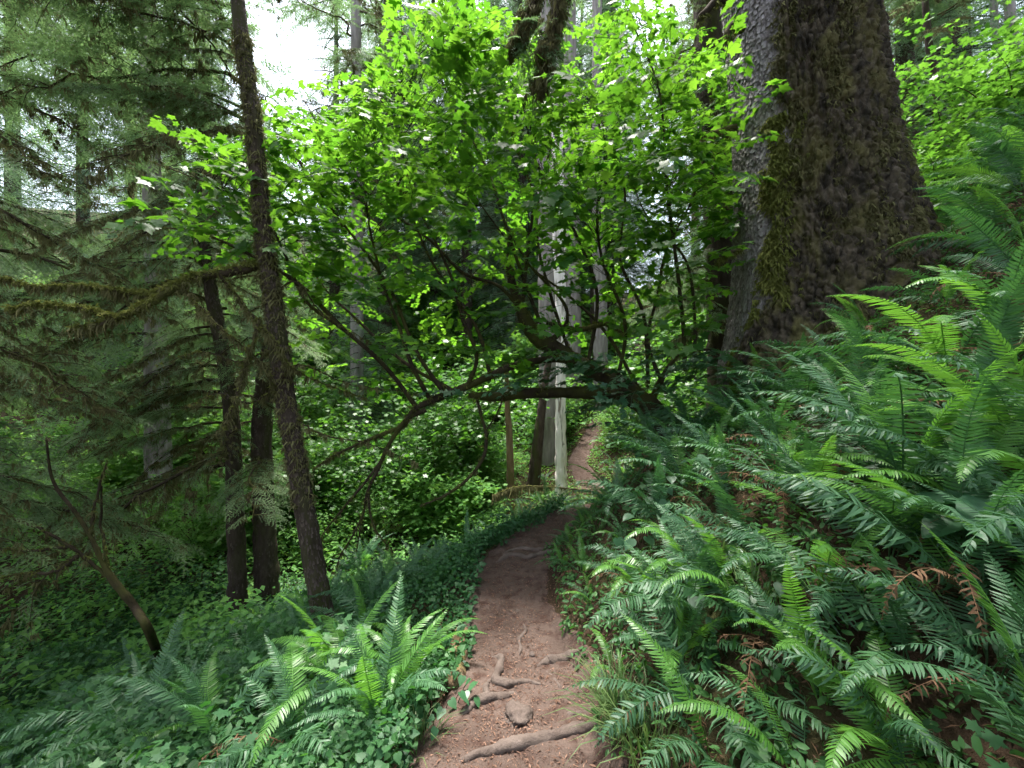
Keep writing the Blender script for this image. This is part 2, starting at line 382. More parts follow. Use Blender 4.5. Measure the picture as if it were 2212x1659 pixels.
def fern(loc, label, group, n=12, L=.85, fresh=.2, dead=.12, lean=(0, 0), r=None, azr=None, shapes=None, name='sword_fern', cat='fern', upright=0.0):
    r = r or rng
    root = thing(name, loc, label, cat, group)
    for i in range(n):
        a = 2*math.pi*(i+r.uniform(-.35, .35))/n if azr is None else azr[0]+(azr[1]-azr[0])*(i+r.random())/n
        q = r.random()
        sh = r.integers(0, 8) if shapes is None else shapes[r.integers(0, len(shapes))]
        if q < dead: me = FD[r.integers(0, 3)]; ll = L*.75
        elif q < dead+fresh: me = FN[sh]; ll = L*r.uniform(.75, 1.0)
        else: me = FR[sh]; ll = L*r.uniform(.72, 1.12)
        tilt = -lean[0]*math.cos(a-lean[1])   # leaning towards the open side
        o = place('frond', me, root, (.02*math.cos(a), .02*math.sin(a), 0), (r.normal(0, .22), -(upright+r.normal(0, .12))-tilt*-1, a), ll)
        if q < dead: o['label'] = 'withered brown frond'
    return root

# ------------------------------------------------------------------ conifer pieces
def needle_spray(seed, L=.26, nt=11, nn=8, droop=.25, wid=.0045, nl=.018):
    r = np.random.default_rng(seed); V = []; F = []; T = []; c = 0
    def tw(p, d, l, tn):
        nonlocal c
        side = np.cross(d, (0, 0, 1.)); side /= np.linalg.norm(side)
        for i in range(nn):
            f = (i+.3)/nn; q = p+d*l*f-np.array([0, 0, 1.])*droop*l*f*f
            for s in (-1, 1):
                e = q+(side*s*.8+d*.55+np.array([0, 0, r.normal(.05, .35)]))*nl*r.uniform(.7, 1.2)
                V.extend([q-d*wid, q+d*wid, e]); F.append((c, c+1, c+2)); T.extend([tn]*3); c += 3
        q = p+d*l-np.array([0, 0, 1.])*droop*l; V.extend([p-side*.0012, p+side*.0012, q]); F.append((c, c+1, c+2)); T.extend([tn-.25]*3); c += 3
    for i in range(nt):
        f = i/(nt-1); p = np.array([f*L, 0, -droop*L*f*f]); s = 1 if i % 2 else -1
        if i == nt-1: d = np.array([1, 0, -.3]); l = L*.28
        else:
            a = s*R_(52)+r.normal(0, .12); d = np.array([math.cos(a), math.sin(a), -.12+r.normal(0, .1)]); l = L*(.46-.26*f)*r.uniform(.8, 1.2)
        tw(p, d/np.linalg.norm(d), l, .5+r.normal(0, .12)+.2*f)
    V.extend([(0, -.0018, 0), (0, .0018, 0), (L, 0, -droop*L)]); F.append((c, c+1, c+2)); T.extend([.2]*3)
    return np.array(V), np.array(F), np.clip(T, 0, 1)
def moss_tuft(seed, n=12, L=.10, w=.006):
    r = np.random.default_rng(seed); V = []; F = []; T = []; c = 0
    for i in range(n):
        p = np.array([r.normal(0, .02), r.normal(0, .012), 0]); l = L*r.uniform(.25, 1)**1.4+.02; a = r.uniform(0, 3.14)
        wv = np.array([math.cos(a), math.sin(a), 0])*w*r.uniform(.5, 1.5)
        m = p+np.array([r.normal(0, .015), r.normal(0, .015), -l*.5]); e = m+np.array([r.normal(0, .02), r.normal(0, .02), -l*.5])
        V.extend([p-wv, p+wv, m-wv*.8, m+wv*.8, e]); F.extend([(c, c+2, c+3), (c, c+3, c+1), (c+2, c+4, c+3)]); T.extend([.5+r.normal(0, .15)]*5); c += 5
    return np.array(V), np.array(F), np.clip(T, 0, 1)
NS = [needle_spray(q) for q in range(5)]
NSF = [needle_spray(q+50, L=.62, nt=9, nn=4, droop=.5, wid=.012, nl=.055) for q in range(4)]
MT = [moss_tuft(q) for q in range(5)]
MTS = [moss_tuft(q+9, 9, .06, .006) for q in range(4)]
def spread(bag, tpls, P, Mx, mi=0, tint=None, r=None):
    r = r or rng
    k = len(P); w = r.integers(0, len(tpls), k); tint = r.normal(.5, .16, k) if tint is None else tint
    for q, tp in enumerate(tpls):
        s = w == q
        if s.any(): stamp(bag, tp, np.asarray(P)[s], np.asarray(Mx)[s], np.asarray(tint)[s], mi)
def bough(bag, P0, az, L, droop, r, up=.15, dens=1.0, moss=.5, th=.022, sp=None, spsc=1.0, foliage=1.0, ml=1.0):
    """a bough with side twigs, sprays of needles and moss; material 0 wood, 1 needles, 2 moss"""
    n = 12; t = np.linspace(0, 1, n)
    wob = np.cumsum(r.normal(0, .035, n)); d = np.array([math.cos(az), math.sin(az)]); sd = np.array([-d[1], d[0]])
    A = np.zeros((n, 3)); A[:, :2] = d*(t*L)[:, None]+sd*(wob*L)[:, None]
    A[:, 2] = L*(up*t-droop*t*t)+np.cumsum(r.normal(0, .012*L, n)); A += P0
    tube(bag, A, np.linspace(th, th*.15, n), 5, cap=False, tint=r.uniform(.3, .6))
    SP = []; SM = []; mp = []
    nb = max(4, int(L*7*dens))
    for i in range(nb):
        f = .12+.88*(i+r.random())/nb; p = np.array([np.interp(f, t, A[:, q]) for q in range(3)])
        s = 1 if i % 2 else -1; a = az+s*R_(r.uniform(38, 68)); l = L*(.36-.24*f)*r.uniform(.6, 1.25)+.08
        m = 5; tt = np.linspace(0, 1, m); B = p+np.stack([np.cos(a)*tt*l, np.sin(a)*tt*l, -(.25+r.uniform(0, .4))*l*tt*tt+.05*l*tt], -1)
        B[:, :2] += (np.cumsum(r.normal(0, .03*l, (m, 2)), 0))
        tube(bag, B, np.linspace(th*.28, .0015, m), 3, cap=False, tint=.4)
        k = max(2, int(l/.10*foliage*dens))
        for j in range(k):
            g = (j+.6)/k; q = np.array([np.interp(g, tt, B[:, w]) for w in range(3)])
            SP.append(q); SM.append((a+r.choice([-1, 1])*r.uniform(.1, .9), r.uniform(0, .5), r.normal(0, .3), spsc*r.uniform(.7, 1.3)))
        for j in range(r.poisson(l*10*moss)):
            g = r.random(); mp.append([np.interp(g, tt, B[:, w]) for w in range(3)])
    for j in range(r.poisson(L*22*moss)):
        g = r.random(); mp.append([np.interp(g, t, A[:, w]) for w in range(3)])
    if SP:
        SM = np.array(SM); Mx = rotz(SM[:, 0]) @ roty(SM[:, 1]) @ rotx(SM[:, 2])*SM[:, 3][:, None, None]
        keep = r.random(len(SP)) < foliage
        spread(bag, sp or NS, np.array(SP)[keep], Mx[keep], 1, r=r)
    if mp:
        k = len(mp); spread(bag, MT, np.array(mp), rotz(r.uniform(0, 6.28, k))*(r.uniform(.5, 1.5, k)*ml)[:, None, None], 2, r=r)
WNM = [M['branch'], M['needle'], M['moss']]

# ------------------------------------------------------------------ setting: ground and trail
def grid(xs, ys, fz):
    X, Y = np.meshgrid(xs, ys); Z = fz(X, Y); nx, ny = len(xs), len(ys)
    i = np.arange(ny-1)[:, None]*nx; j = np.arange(nx-1)[None]
    F = np.stack([i+j, i+j+1, i+nx+j+1, i+nx+j], -1).reshape(-1, 4)
    return np.stack([X, Y, Z], -1).reshape(-1, 3), F
def geo(a, b, n, mid=0, k=3.2):
    t = np.linspace(-1, 1, n); s = np.sinh(k*t)/np.sinh(k); return mid+np.where(s < 0, -s*(a-mid), s*(b-mid))
gv, gf = grid(geo(-160, 160, 420, 0, 4.6), geo(-40, 200, 460, 2, 4.6), h)
g = Bag().add(gv, gf).build('ground', M['soil'], smooth_=True); g['kind'] = 'structure'
def path_strip(y0, y1, n, wfun, lift=.035):
    ys = np.linspace(y0, y1, n); ws = np.linspace(-1, 1, 60); c = np.stack([xc(ys), ys], -1)
    for _ in range(4): c[1:-1] = (c[:-2]+c[1:-1]*2+c[2:])/4
    T = np.gradient(c, axis=0); T /= np.linalg.norm(T, axis=1, keepdims=True); Nn = np.stack([T[:, 1], -T[:, 0]], -1)
    hw = wfun(ys); Wd = hw[:, None]*ws[None]*(1+.22*fbm(ys*2.2, ws[None]*0+np.sign(ws)[None]*5, 7, 4) if False else 1+.25*fbm(ys[:, None]*2.4, np.sign(ws)[None]*5.3+0*ys[:, None], 7, 4))
    X = c[:, 0][:, None]+Nn[:, 0][:, None]*Wd; Y = c[:, 1][:, None]+Nn[:, 1][:, None]*Wd
    e = np.abs(ws)[None]
    Z = h0(X, Y)+lift-.13*np.clip((e-.72)/.28, 0, 1)**2+.022*fbm(X*3, Y*3, 2, 4)+.011*fbm(X*16, Y*16, 5, 4)-.02*(1-e**2)
    i = np.arange(n-1)[:, None]*60; j = np.arange(59)[None]
    return np.stack([X, Y, Z], -1).reshape(-1, 3), np.stack([i+j, i+j+1, i+61+j, i+60+j], -1).reshape(-1, 4)
pb = Bag()
pv, pf = path_strip(-1, 9, 900, lambda y: np.interp(y, [0, 1.7, 2.1, 2.7, 3.4, 4.5, 9], [.60, .52, .44, .36, .35, .33, .36])); pb.add(pv, pf)
pv, pf = path_strip(9, 30, 500, lambda y: np.interp(y, [9, 13, 16, 19, 30], [.4, .44, .30, .30, .4])); pb.add(pv, pf)
o = pb.build('path', M['trail'], smooth_=True); o['kind'] = 'structure'
def path_z(x, y): return h0(x, y)+.012+.022*fbm(x*3, y*3, 2, 4)

# litter chips on the trail and its margins
k = 60000; y = .9+6.5*rng.random(k)**1.5; s = rng.normal(0, .36, k); x = xc(y)+s
z = np.where(np.abs(s) < .42, path_z(x, y)+.010, h(x, y)+.02)
keep = rng.random(k) < np.interp(np.abs(s), [0, .2, .42, 1], [.5, .6, 1, .7])
sz = rng.uniform(.005, .020, k)*np.where(rng.random(k) < .05, 1.8, 1)
b = Bag(); Mx = random_M(k, sz, .3)*np.array([1, .45, 1])[None, None, :]
stamp(b, DL, np.stack([x, y, z], -1)[keep], Mx[keep], rng.beta(1.5, 3.5, k)[keep])
tag(b.build('leaf_litter', M['chip']), 'small brown needles and leaf chips scattered over the dirt trail', 'litter', kind='stuff')
# a few stones
for (u, v, s) in [(1118, 1330, .022), (1150, 1420, .02), (1082, 1462, .016), (1230, 1508, .02)]:
    p = hit(u, v); b = Bag()
    th = np.linspace(0, np.pi, 8); ph = np.arange(10)/10*2*np.pi
    V = np.stack([np.sin(th)[:, None]*np.cos(ph), np.sin(th)[:, None]*np.sin(ph), np.cos(th)[:, None]*.6+0*ph], -1).reshape(-1, 3)
    V *= (1+.3*fbm(V[:, 0]*2+u, V[:, 1]*2, V[:, 2]*2))[:, None]*s
    i = np.arange(7)[:, None]*10; j = np.arange(10)[None]; F = np.stack([i+j, i+10+j, i+10+(j+1) % 10, i+(j+1) % 10], -1).reshape(-1, 4)
    o = b.add(V, F).build('pebble', M['root'], smooth_=True); o.location = tuple(p+np.array([0, 0, .015]))
    tag(o, 'small dull brown pebble lying on the trodden dirt trail', 'pebble', 'pebbles on the trail')

# ------------------------------------------------------------------ roots across the trail
def root(pts, rad, label, ns=18, seed=1, lift=0.0):
    P = []
    for (u, v) in pts:
        q = hit(u, v); P.append((q[0], q[1], path_z(q[0], q[1])))
    P = resample(np.array(P), 90); t = np.linspace(0, 1, 90)
    rr = np.interp(t, np.linspace(0, 1, len(rad)), rad)*(1+.22*fbm(t*9, seed, 0, 3))
    P[:, 2] += rr*.20+lift+.012*fbm(t*6, seed*3.1, 1, 3)
    P[:, 2] -= .8*rr*(np.clip(.12-t, 0, 1)/.12+np.clip(t-.88, 0, 1)/.12)
    b = Bag(); rr = rr*.82; tube(b, P, rr, ns, .55, 22, .5, seed=seed)
    return tag(b.build('tree_root', M['root'], smooth_=True), label, 'root')
root([(985, 1668), (1050, 1640), (1120, 1625), (1190, 1610), (1250, 1592), (1310, 1572)], [.014, .028, .034, .032, .036, .018], 'longest pale root crossing the trail nearest the viewer', seed=2)
root([(995, 1565), (1020, 1535), (1050, 1525), (1085, 1512), (1110, 1500)], [.014, .030, .036, .030, .012], 'thick root on the left half of the trail beside the knobbly burl', seed=3)
root([(1060, 1425), (1082, 1432), (1078, 1460), (1070, 1480), (1095, 1492), (1130, 1485), (1175, 1487)], [.014, .022, .030, .030, .024, .020, .008], 'curling S-shaped root in the middle of the trail', seed=4)
root([(1062, 1478), (1050, 1495), (1055, 1520), (1068, 1530)], [.012, .02, .016, .01], 'short root stub branching off beside the curling root', seed=5)
root([(1178, 1460), (1200, 1480), (1212, 1500)], [.008, .014, .008], 'thin short root on the right half of the trail by the small hole', seed=6)
root([(1128, 1350), (1135, 1370), (1122, 1390), (1125, 1410), (1118, 1425)], [.006, .014, .015, .013, .005], 'slim lone root running along the middle of the trail', seed=7)
root([(1070, 1222), (1100, 1205), (1140, 1208), (1175, 1200), (1205, 1196)], [.012, .03, .028, .03, .018], 'lower of the two roots where the trail starts to bend right', seed=8)
root([(1080, 1205), (1120, 1190), (1165, 1192), (1200, 1180)], [.01, .026, .028, .016], 'upper of the two roots where the trail starts to bend right', seed=9)
root([(1160, 1448), (1190, 1440), (1220, 1430), (1255, 1418)], [.014, .034, .036, .02], 'dark knotted root at the right edge of the trail below the fern', seed=10)
root([(1180, 1560), (1230, 1555), (1270, 1560), (1310, 1548)], [.008, .016, .014, .008], 'thin half buried root at the right edge of the trail', seed=12)
# the burl
p = hit(1118, 1555); b = Bag(); th = np.linspace(0, np.pi, 26); ph = np.arange(36)/36*2*np.pi
V = np.stack([np.sin(th)[:, None]*np.cos(ph), np.sin(th)[:, None]*np.sin(ph), np.cos(th)[:, None]+0*ph], -1).reshape(-1, 3)
V *= (1+.55*fbm(V[:, 0]*1.6, V[:, 1]*1.6, V[:, 2]*1.6+4, 4))[:, None]; V *= (1+.25*fbm(V[:, 0]*7, V[:, 1]*7, V[:, 2]*7, 3))[:, None]*np.array([.062, .075, .042])
i = np.arange(25)[:, None]*36; j = np.arange(36)[None]
b.add(V, np.stack([i+j, i+36+j, i+36+(j+1) % 36, i+(j+1) % 36], -1).reshape(-1, 4))
q = p-np.array([0, 0, 0]); o = b.build('root_burl', M['root'], smooth_=True); o.location = (q[0], q[1], q[2]+.012)
tag(o, 'rounded knobbly root burl bulging out of the trail dirt', 'root burl')
# log edging on the left of the trail
b = Bag(); A = [hit(1000, 1378), hit(990, 1440), hit(988, 1500)]; P = resample(np.array(A), 22); P[:, 0] -= .005; P[:, 2] += .035
tube(b, P, .048+.012*fbm(np.linspace(0, 5, 22), 0, 0), 18, .35, 22)
lg = b.build('log', M['log'], smooth_=True); tag(lg, 'short mossy rotten log edging the left side of the trail', 'log')
exec_scatter = []

# ------------------------------------------------------------------ big spruce
sp_base = np.array([3.55, 4.75, 0.0]); sp_base[2] = h(sp_base[0], sp_base[1])-.9
def sp_axis(z):  # centre at height z
    return np.stack([np.interp(z, [0, 2, 4, 6, 9, 30], [3.55, 3.41, 3.24, 3.03, 2.83, 2.35]), 4.75+0*z], -1)
def sp_rad(z, ph):
    g = 1.75; a = np.maximum(z-g, -1.5)
    r = .665+.33*np.exp(-np.maximum(a, 0)/1.0)+.07*np.maximum(-a, 0)-.012*np.maximum(z-3, 0)
    fl = np.exp(-np.maximum(a-.6, 0)/.95)
    r = r+fl*.20*np.maximum(np.cos(ph-R_(5)), 0)**3+.38*np.exp(-np.maximum(z-2.2, 0)/1.0)*np.maximum(np.cos(ph+R_(25)), 0)**2        # flare to the uphill side
    r = r+.07*fl*np.cos(ph*5+1.0)+.03*fbm(np.cos(ph)*2, np.sin(ph)*2, z*.8, 3, 21)*1.5
    return np.maximum(r, .1)
def sp_surface(z, ph):
    c = sp_axis(z); r = sp_rad(z, ph); return np.stack([c[..., 0]+r*np.cos(ph), c[..., 1]+r*np.sin(ph), z], -1)
spruce = thing('spruce_tree', (3.5, 4.75, h(3.5, 4.75)), 'massive old conifer with scaly grey and mossy brown bark on the right bank', 'tree')
def local(o, parent):
    o.location = tuple(-np.array(parent.location)); return o
def bare(z, ph):
    """1 where the bark is bare grey: the strip that faces the open side"""
    a = np.degrees((ph+2*np.pi) % (2*np.pi))
    e = 216+10*fbm(z*1.3, 3, 0, 4, 8)*2+np.interp(z, [1.5, 2.0, 2.6, 3.6, 6], [-34, -18, -2, 6, 12])
    return 1-smooth(e-5, e+5, a)
nz, nph = 760, 620
z = np.concatenate([np.linspace(.2, 7.2, nz-60), np.linspace(7.3, 26, 60)]); ph = np.arange(nph)/nph*2*np.pi
Z, PH = np.meshgrid(z, ph, indexing='ij'); S = sp_surface(Z, PH)
wx = fbm(PH*3, Z*2, 0, 3, 31)*.5
_, e, idv = cell(PH*.9/.042+wx, Z/.075+wx, 3); ba = bare(Z, PH)
dispA = np.clip(e*2.2, 0, 1)*.014+idv*.016
rid = 1-np.abs(fbm(PH*9+.8*fbm(Z*2, PH*2, 1, 3), Z*2.0, 2, 4, 77))*3
_, e2, id2 = cell(PH*.9/.06+wx*2, Z/.11+wx*2, 5)
dispB = .035*rid+.04*fbm(PH*14, Z*5, 1, 5, 55)+.03*fbm(PH*34, Z*24, 1, 3, 56)+.03*np.clip(e2*2, 0, 1)+.02*id2
D = ba*dispA+(1-ba)*dispB; D = D+.0*Z
S = S+np.stack([np.cos(PH)*D, np.sin(PH)*D, 0*D], -1)
i = np.arange(nz-1)[:, None]*nph; j = np.arange(nph)[None]; F = np.stack([i+j, i+(j+1) % nph, i+nph+(j+1) % nph, i+nph+j], -1).reshape(-1, 4)
b = Bag().add(S.reshape(-1, 3), F, (1-ba).ravel()); local(b.build('trunk', M['spruce'], spruce, smooth_=True), spruce)
# lifted scales of bark on the bare strip
k = 5200; z = rng.uniform(1.3, 7, k); ph = R_(1)*rng.uniform(140, 240, k); keep = rng.random(k) < bare(z, ph); z, ph = z[keep], ph[keep]
P = sp_surface(z, ph); nrm = np.stack([np.cos(ph), np.sin(ph), 0*ph], -1); P = P+nrm*.022
cv = np.array([(-.5, -.5, .0), (0, -.58, .25), (.5, -.45, .0), (-.42, .5, -.25), (0, .55, -.1), (.4, .45, -.3)]); 
FL = (cv, np.array([(0, 1, 4), (0, 4, 3), (1, 2, 5), (1, 5, 4)]), np.array([.65, .7, .65, .4, .4, .4]))
tang = np.stack([-np.sin(ph), np.cos(ph), 0*ph], -1); upv = np.tile([0, 0, 1.], (len(z), 1))
Mx = np.stack([tang*.034, upv*.052, nrm*.030], -1)*rng.uniform(.5, 1.25, len(z))[:, None, None]
Mx = Mx @ rotz(rng.normal(0, .3, len(z)))
b = Bag(); stamp(b, FL, P, Mx, np.clip(rng.normal(.42, .2, len(z)), 0, 1)); local(b.build('bark_scales', M['flake'], spruce), spruce)
# moss tufts
k = 36000; z = rng.uniform(1.2, 7, k); ph = R_(1)*rng.uniform(170, 365, k)
d = fbm(ph*4, z*2.4, 4, 4, 12)
keep = (rng.random(k) < (1-bare(z, ph))*np.clip(.5+1.8*d, .04, 1)); z, ph, dd = z[keep], ph[keep], d[keep]
P = sp_surface(z, ph)+np.stack([np.cos(ph), np.sin(ph), 0*ph], -1)*.035
b = Bag(); Mx = rotz(rng.uniform(0, 6.28, len(z)))*rng.uniform(.3, 1.25, len(z))[:, None, None]
spread(b, MTS, P, Mx, 0, np.clip(.35+dd*1.2+rng.normal(0, .15, len(z)), 0, 1)); 
k = 3000; z = rng.uniform(1.3, 4.2, k); e = 216+10*fbm(z*1.3, 3, 0, 4, 8)*2+np.interp(z, [1.5, 2.0, 2.6, 3.6], [-34, -18, -2, 6]); ph = R_(1)*(e+rng.normal(0, 5, k)); kk = fbm(ph*6, z*5, 1, 3, 4) > -.05; z, ph = z[kk], ph[kk]; k = len(z)
P = sp_surface(z, ph)+np.stack([np.cos(ph), np.sin(ph), 0*ph], -1)*.04
spread(b, MTS, P, rotz(rng.uniform(0, 6.28, k))*rng.uniform(.5, 1.3, k)[:, None, None], 1, rng.uniform(.4, 1, k))
local(b.build('moss', [M['moss'], M['moss_green']], spruce), spruce)
# stub branches with moss on the open side
def stub(parent, pts, r0, name='branch', seed=1, mat='branch', mossn=40, r1=.35, mm='moss_green'):
    P = resample(np.array([W(*p) for p in pts]), 14); b = Bag()
    tube(b, P, np.linspace(r0, r0*r1, 14), 9, .35, 14, .5, seed=seed)
    t = rng.random(mossn); Q = np.array([[np.interp(a, np.linspace(0, 1, 14), P[:, q]) for q in range(3)] for a in t]).reshape(-1, 3)
    if mossn: spread(b, MTS, Q-np.array([0, 0, r0*.4]), rotz(rng.uniform(0, 6.28, mossn))*rng.uniform(.5, 1.2, mossn)[:, None, None], 1)
    return local(b.build(name, [M[mat], M[mm]], parent, smooth_=True), parent)
stub(spruce, [(1572, 8, 4.5), (1548, 0, 4.45), (1525, 25, 4.4), (1512, 35, 4.4), (1508, 50, 4.4)], .045, seed=3)
stub(spruce, [(1600, 62, 4.45), (1580, 55, 4.3), (1570, 72, 4.25), (1575, 80, 4.25)], .05, seed=4)
stub(spruce, [(1590, 275, 4.5), (1560, 282, 4.5), (1530, 290, 4.45), (1512, 298, 4.4)], .035, seed=5)
stub(spruce, [(1590, 285, 4.5), (1560, 292, 4.5), (1535, 300, 4.6), (1520, 296, 4.7)], .022, seed=6)
stub(spruce, [(1600, 535, 4.5), (1570, 548, 4.4), (1555, 556, 4.4), (1552, 570, 4.4)], .028, seed=7)
# the boughs hanging into the top of the frame from high on the spruce
def hanging(parent, start, pts, r0, seed, mossn, sprays=0, name='branch'):
    P = resample(np.array([start]+[W(*p) for p in pts]), 20); b = Bag(); r = np.random.default_rng(seed)
    tube(b, P, np.linspace(r0, r0*.2, 20), 8, .4, 12, .4, seed=seed)
    t = np.clip(r.uniform(.35, 1.0, mossn), 0, 1); Q = np.array([[np.interp(a, np.linspace(0, 1, 20), P[:, q]) for q in range(3)] for a in t])
    Q += r.normal(0, .04, Q.shape)
    spread(b, MT, Q, rotz(r.uniform(0, 6.28, mossn))*r.uniform(.5, 1.3, mossn)[:, None, None], 2, np.clip(r.normal(.2, .15, mossn), 0, 1), r)
    if sprays:
        t = r.uniform(.3, 1, sprays); Q = np.array([[np.interp(a, np.linspace(0, 1, 20), P[:, q]) for q in range(3)] for a in t])
        spread(b, NS, Q, rotz(r.uniform(0, 6.28, sprays)) @ roty(r.uniform(.3, 1.2, sprays))*r.uniform(.8, 1.4, sprays)[:, None, None], 1, r=r)
    return local(b.build(name, WNM, parent), parent)
hs = np.array([2.6, 4.6, 9.0])
hanging(spruce, hs, [(1300, -330, 4.3), (1215, -60, 4.1), (1195, 60, 4.0), (1175, 130, 4.0), (1160, 200, 4.0)], .07, 5, 260, 20)
hanging(spruce, hs+[0, 0, .5], [(1250, -300, 4.4), (1170, -80, 4.3), (1150, 20, 4.2), (1128, 60, 4.2), (1100, 110, 4.2)], .06, 6, 240, 30)
hanging(spruce, hs+[0, 0, .2], [(1380, -240, 4.6), (1290, -80, 4.6), (1230, -20, 4.5), (1200, 40, 4.5), (1190, 130, 4.4)], .05, 7, 160, 30)
# the rest of its crown, mostly above the frame
r = np.random.default_rng(70); bm_ = []
for q in range(3):
    b = Bag(); bough(b, np.zeros(3), 0, 3.6, .45, r, .05, 1.0, .8, .06, spsc=1.5, foliage=.9); bm_.append(b.build('branch', WNM, link=False))
for q in range(22):
    z = 9.5+q*.6; a = R_(-150)+R_(210)*((q*.618) % 1); c = sp_axis(z); rr = .7
    place('branch', bm_[q % 3], spruce, (c[0]+rr*math.cos(a)-3.5, c[1]+rr*math.sin(a)-4.75, z-spruce.location[2]), (0, r.uniform(-.1, .2), a), r.uniform(.9, 1.35))

# ------------------------------------------------------------------ leaning trunk on the left
def trunk_tree(name, pts, radii, label, mat, group=None, ns=28, n=90, rough=.12, fs=7, seed=1, base=True, cat='tree', part='trunk'):
    P = resample(np.array([W(*p) if isinstance(p, tuple) else p for p in pts]), n)
    t = np.linspace(0, 1, n); rr = np.interp(t, np.linspace(0, 1, len(radii)), radii)
    T = thing(name, P[0], label, cat, group); b = Bag()
    tube(b, P, rr, ns, rough, fs, .5, seed=seed)
    local(b.build(part, M[mat], T, smooth_=True), T); return T, P, rr
def bark_chips(T, P, rr, k, size=(.018, .04), side=None, seed=3, mat='flake2'):
    r = np.random.default_rng(seed); i = r.integers(1, len(P)-2, k); a = r.uniform(0, 6.28, k)
    t = P[i+1]-P[i]; Fm = frames(t); n = Fm[:, :, 1]*np.cos(a)[:, None]+Fm[:, :, 2]*np.sin(a)[:, None]; tn = np.cross(Fm[:, :, 0], n)
    Q = P[i]+n*(rr[i]*1.02)[:, None]+t*r.random(k)[:, None]
    Mx = np.stack([tn*size[0], Fm[:, :, 0]*size[1], n*.016], -1)*r.uniform(.5, 1.2, k)[:, None, None]
    b = Bag(); stamp(b, FL, Q, Mx, np.clip(r.normal(.4, .2, k), 0, 1)); return local(b.build('bark_scales', M[mat], T), T)
M['flake2'] = leafmat('dark_bark_flake', (.028, .020, .016), (.12, .092, .076), (0, 0, 0), (0, 0, 0), .9, 0.0, .2, 0)
lean, LP, LR = trunk_tree('leaning_conifer', [(722, 1460, 3.6), (705, 1370, 3.6), (672, 1180, 3.6), (641, 1000, 3.6), (612, 830, 3.6), (590, 650, 3.6), (568, 500, 3.6), (549, 280, 3.6), (527, 120, 3.6), (513, 0, 3.6), (470, -400, 3.65), (440, -800, 3.7)],
    [.105, .088, .080, .075, .077, .070, .064, .060, .055, .052, .045, .035], 'slim dark trunk leaning left beside the trail, crossing the whole picture height', 'bark_dark', seed=4, n=260, ns=40, rough=.22, fs=14)
bark_chips(lean, LP, LR, 7000, (.014, .03))
# wispy moss along the trunk
k = 1300; i = rng.integers(60, 200, k); Q = LP[i]; a = rng.uniform(0, 6.28, k); Q = Q+np.stack([np.cos(a), np.sin(a), 0*a], -1)*LR[i][:, None]*1.02
Q[:, 2] += rng.uniform(-.03, .03, k); b = Bag(); spread(b, MTS, Q, rotz(a)*rng.uniform(.4, 1.1, k)[:, None, None], 0, rng.uniform(.2, .8, k)); local(b.build('moss', M['moss'], lean), lean)
def mossy(parent, pts, radii, seed, hang=0, n=60, top=200, name='branch', mats=None, hl=1.0):
    P = resample(np.array([W(*p) for p in pts]), n); t = np.linspace(0, 1, n); rr = np.interp(t, np.linspace(0, 1, len(radii)), radii)
    P[1:-1] += np.random.default_rng(seed).normal(0, .004, P[1:-1].shape)
    b = Bag(); tube(b, P, rr*(1+.25*fbm(t*14, seed, 0, 3)), 9, .4, 22, .5, seed=seed)
    r = np.random.default_rng(seed)
    if top:
        i = r.integers(0, n, top); Q = P[i]+r.normal(0, 1, (top, 3))*rr[i][:, None]*.45; Q[:, 2] += rr[i]*.8
        spread(b, MTS, Q, random_M(top, r.uniform(.25, .6, top), .8, r), 1, r.uniform(.4, 1, top), r)
    if hang:
        i = r.integers(0, n, hang); Q = P[i]+r.normal(0, 1, (hang, 3))*rr[i][:, None]*.3
        spread(b, MT, Q, rotz(r.uniform(0, 6.28, hang))*(r.uniform(.25, .9, hang)*hl)[:, None, None], 2, np.clip(r.normal(.5, .2, hang), 0, 1), r)
    return local(b.build(name, [M['branch'], M['moss_green'], M['moss']], parent, smooth_=False), parent)
mossy(lean, [(560, 572, 3.6), (535, 580, 3.5), (490, 590, 3.4), (430, 598, 3.3), (392, 612, 3.2), (345, 643, 3.1), (300, 668, 3.0), (250, 687, 2.95), (200, 672, 2.9), (150, 664, 2.9), (80, 660, 2.85), (20, 668, 2.8)], [.038, .034, .032, .028, .026, .024, .022, .018, .014, .010, .007, .004], 31, 70, 90, 1100)
mossy(lean, [(400, 610, 3.2), (360, 625, 3.2), (325, 637, 3.2), (270, 632, 3.15), (210, 622, 3.1), (150, 618, 3.05), (90, 622, 3.0), (0, 600, 3.0)], [.022, .020, .018, .016, .012, .010, .006, .004], 32, 110, 80, 700)
mossy(lean, [(250, 687, 2.95), (215, 700, 2.9), (180, 705, 2.9), (150, 712, 2.85)], [.014, .012, .008, .004], 33, 30, 30, 80)
mossy(lean, [(470, 592, 3.35), (520, 650, 3.4), (560, 700, 3.4), (600, 745, 3.4), (625, 790, 3.45), (700, 830, 3.6), (790, 860, 3.9)], [.010, .010, .009, .007, .006, .004, .002], 34, 80, 60, 160)
mossy(lean, [(560, 690, 3.4), (548, 740, 3.3), (530, 790, 3.3), (510, 860, 3.2), (480, 930, 3.1)], [.012, .012, .010, .007, .004], 35, 80, 50, 60)
mossy(lean, [(400, 620, 3.2), (430, 660, 3.2), (490, 720, 3.2), (540, 760, 3.3), (575, 800, 3.4), (610, 880, 3.6)], [.007, .007, .006, .006, .004, .003], 36, 70, 50, 60)
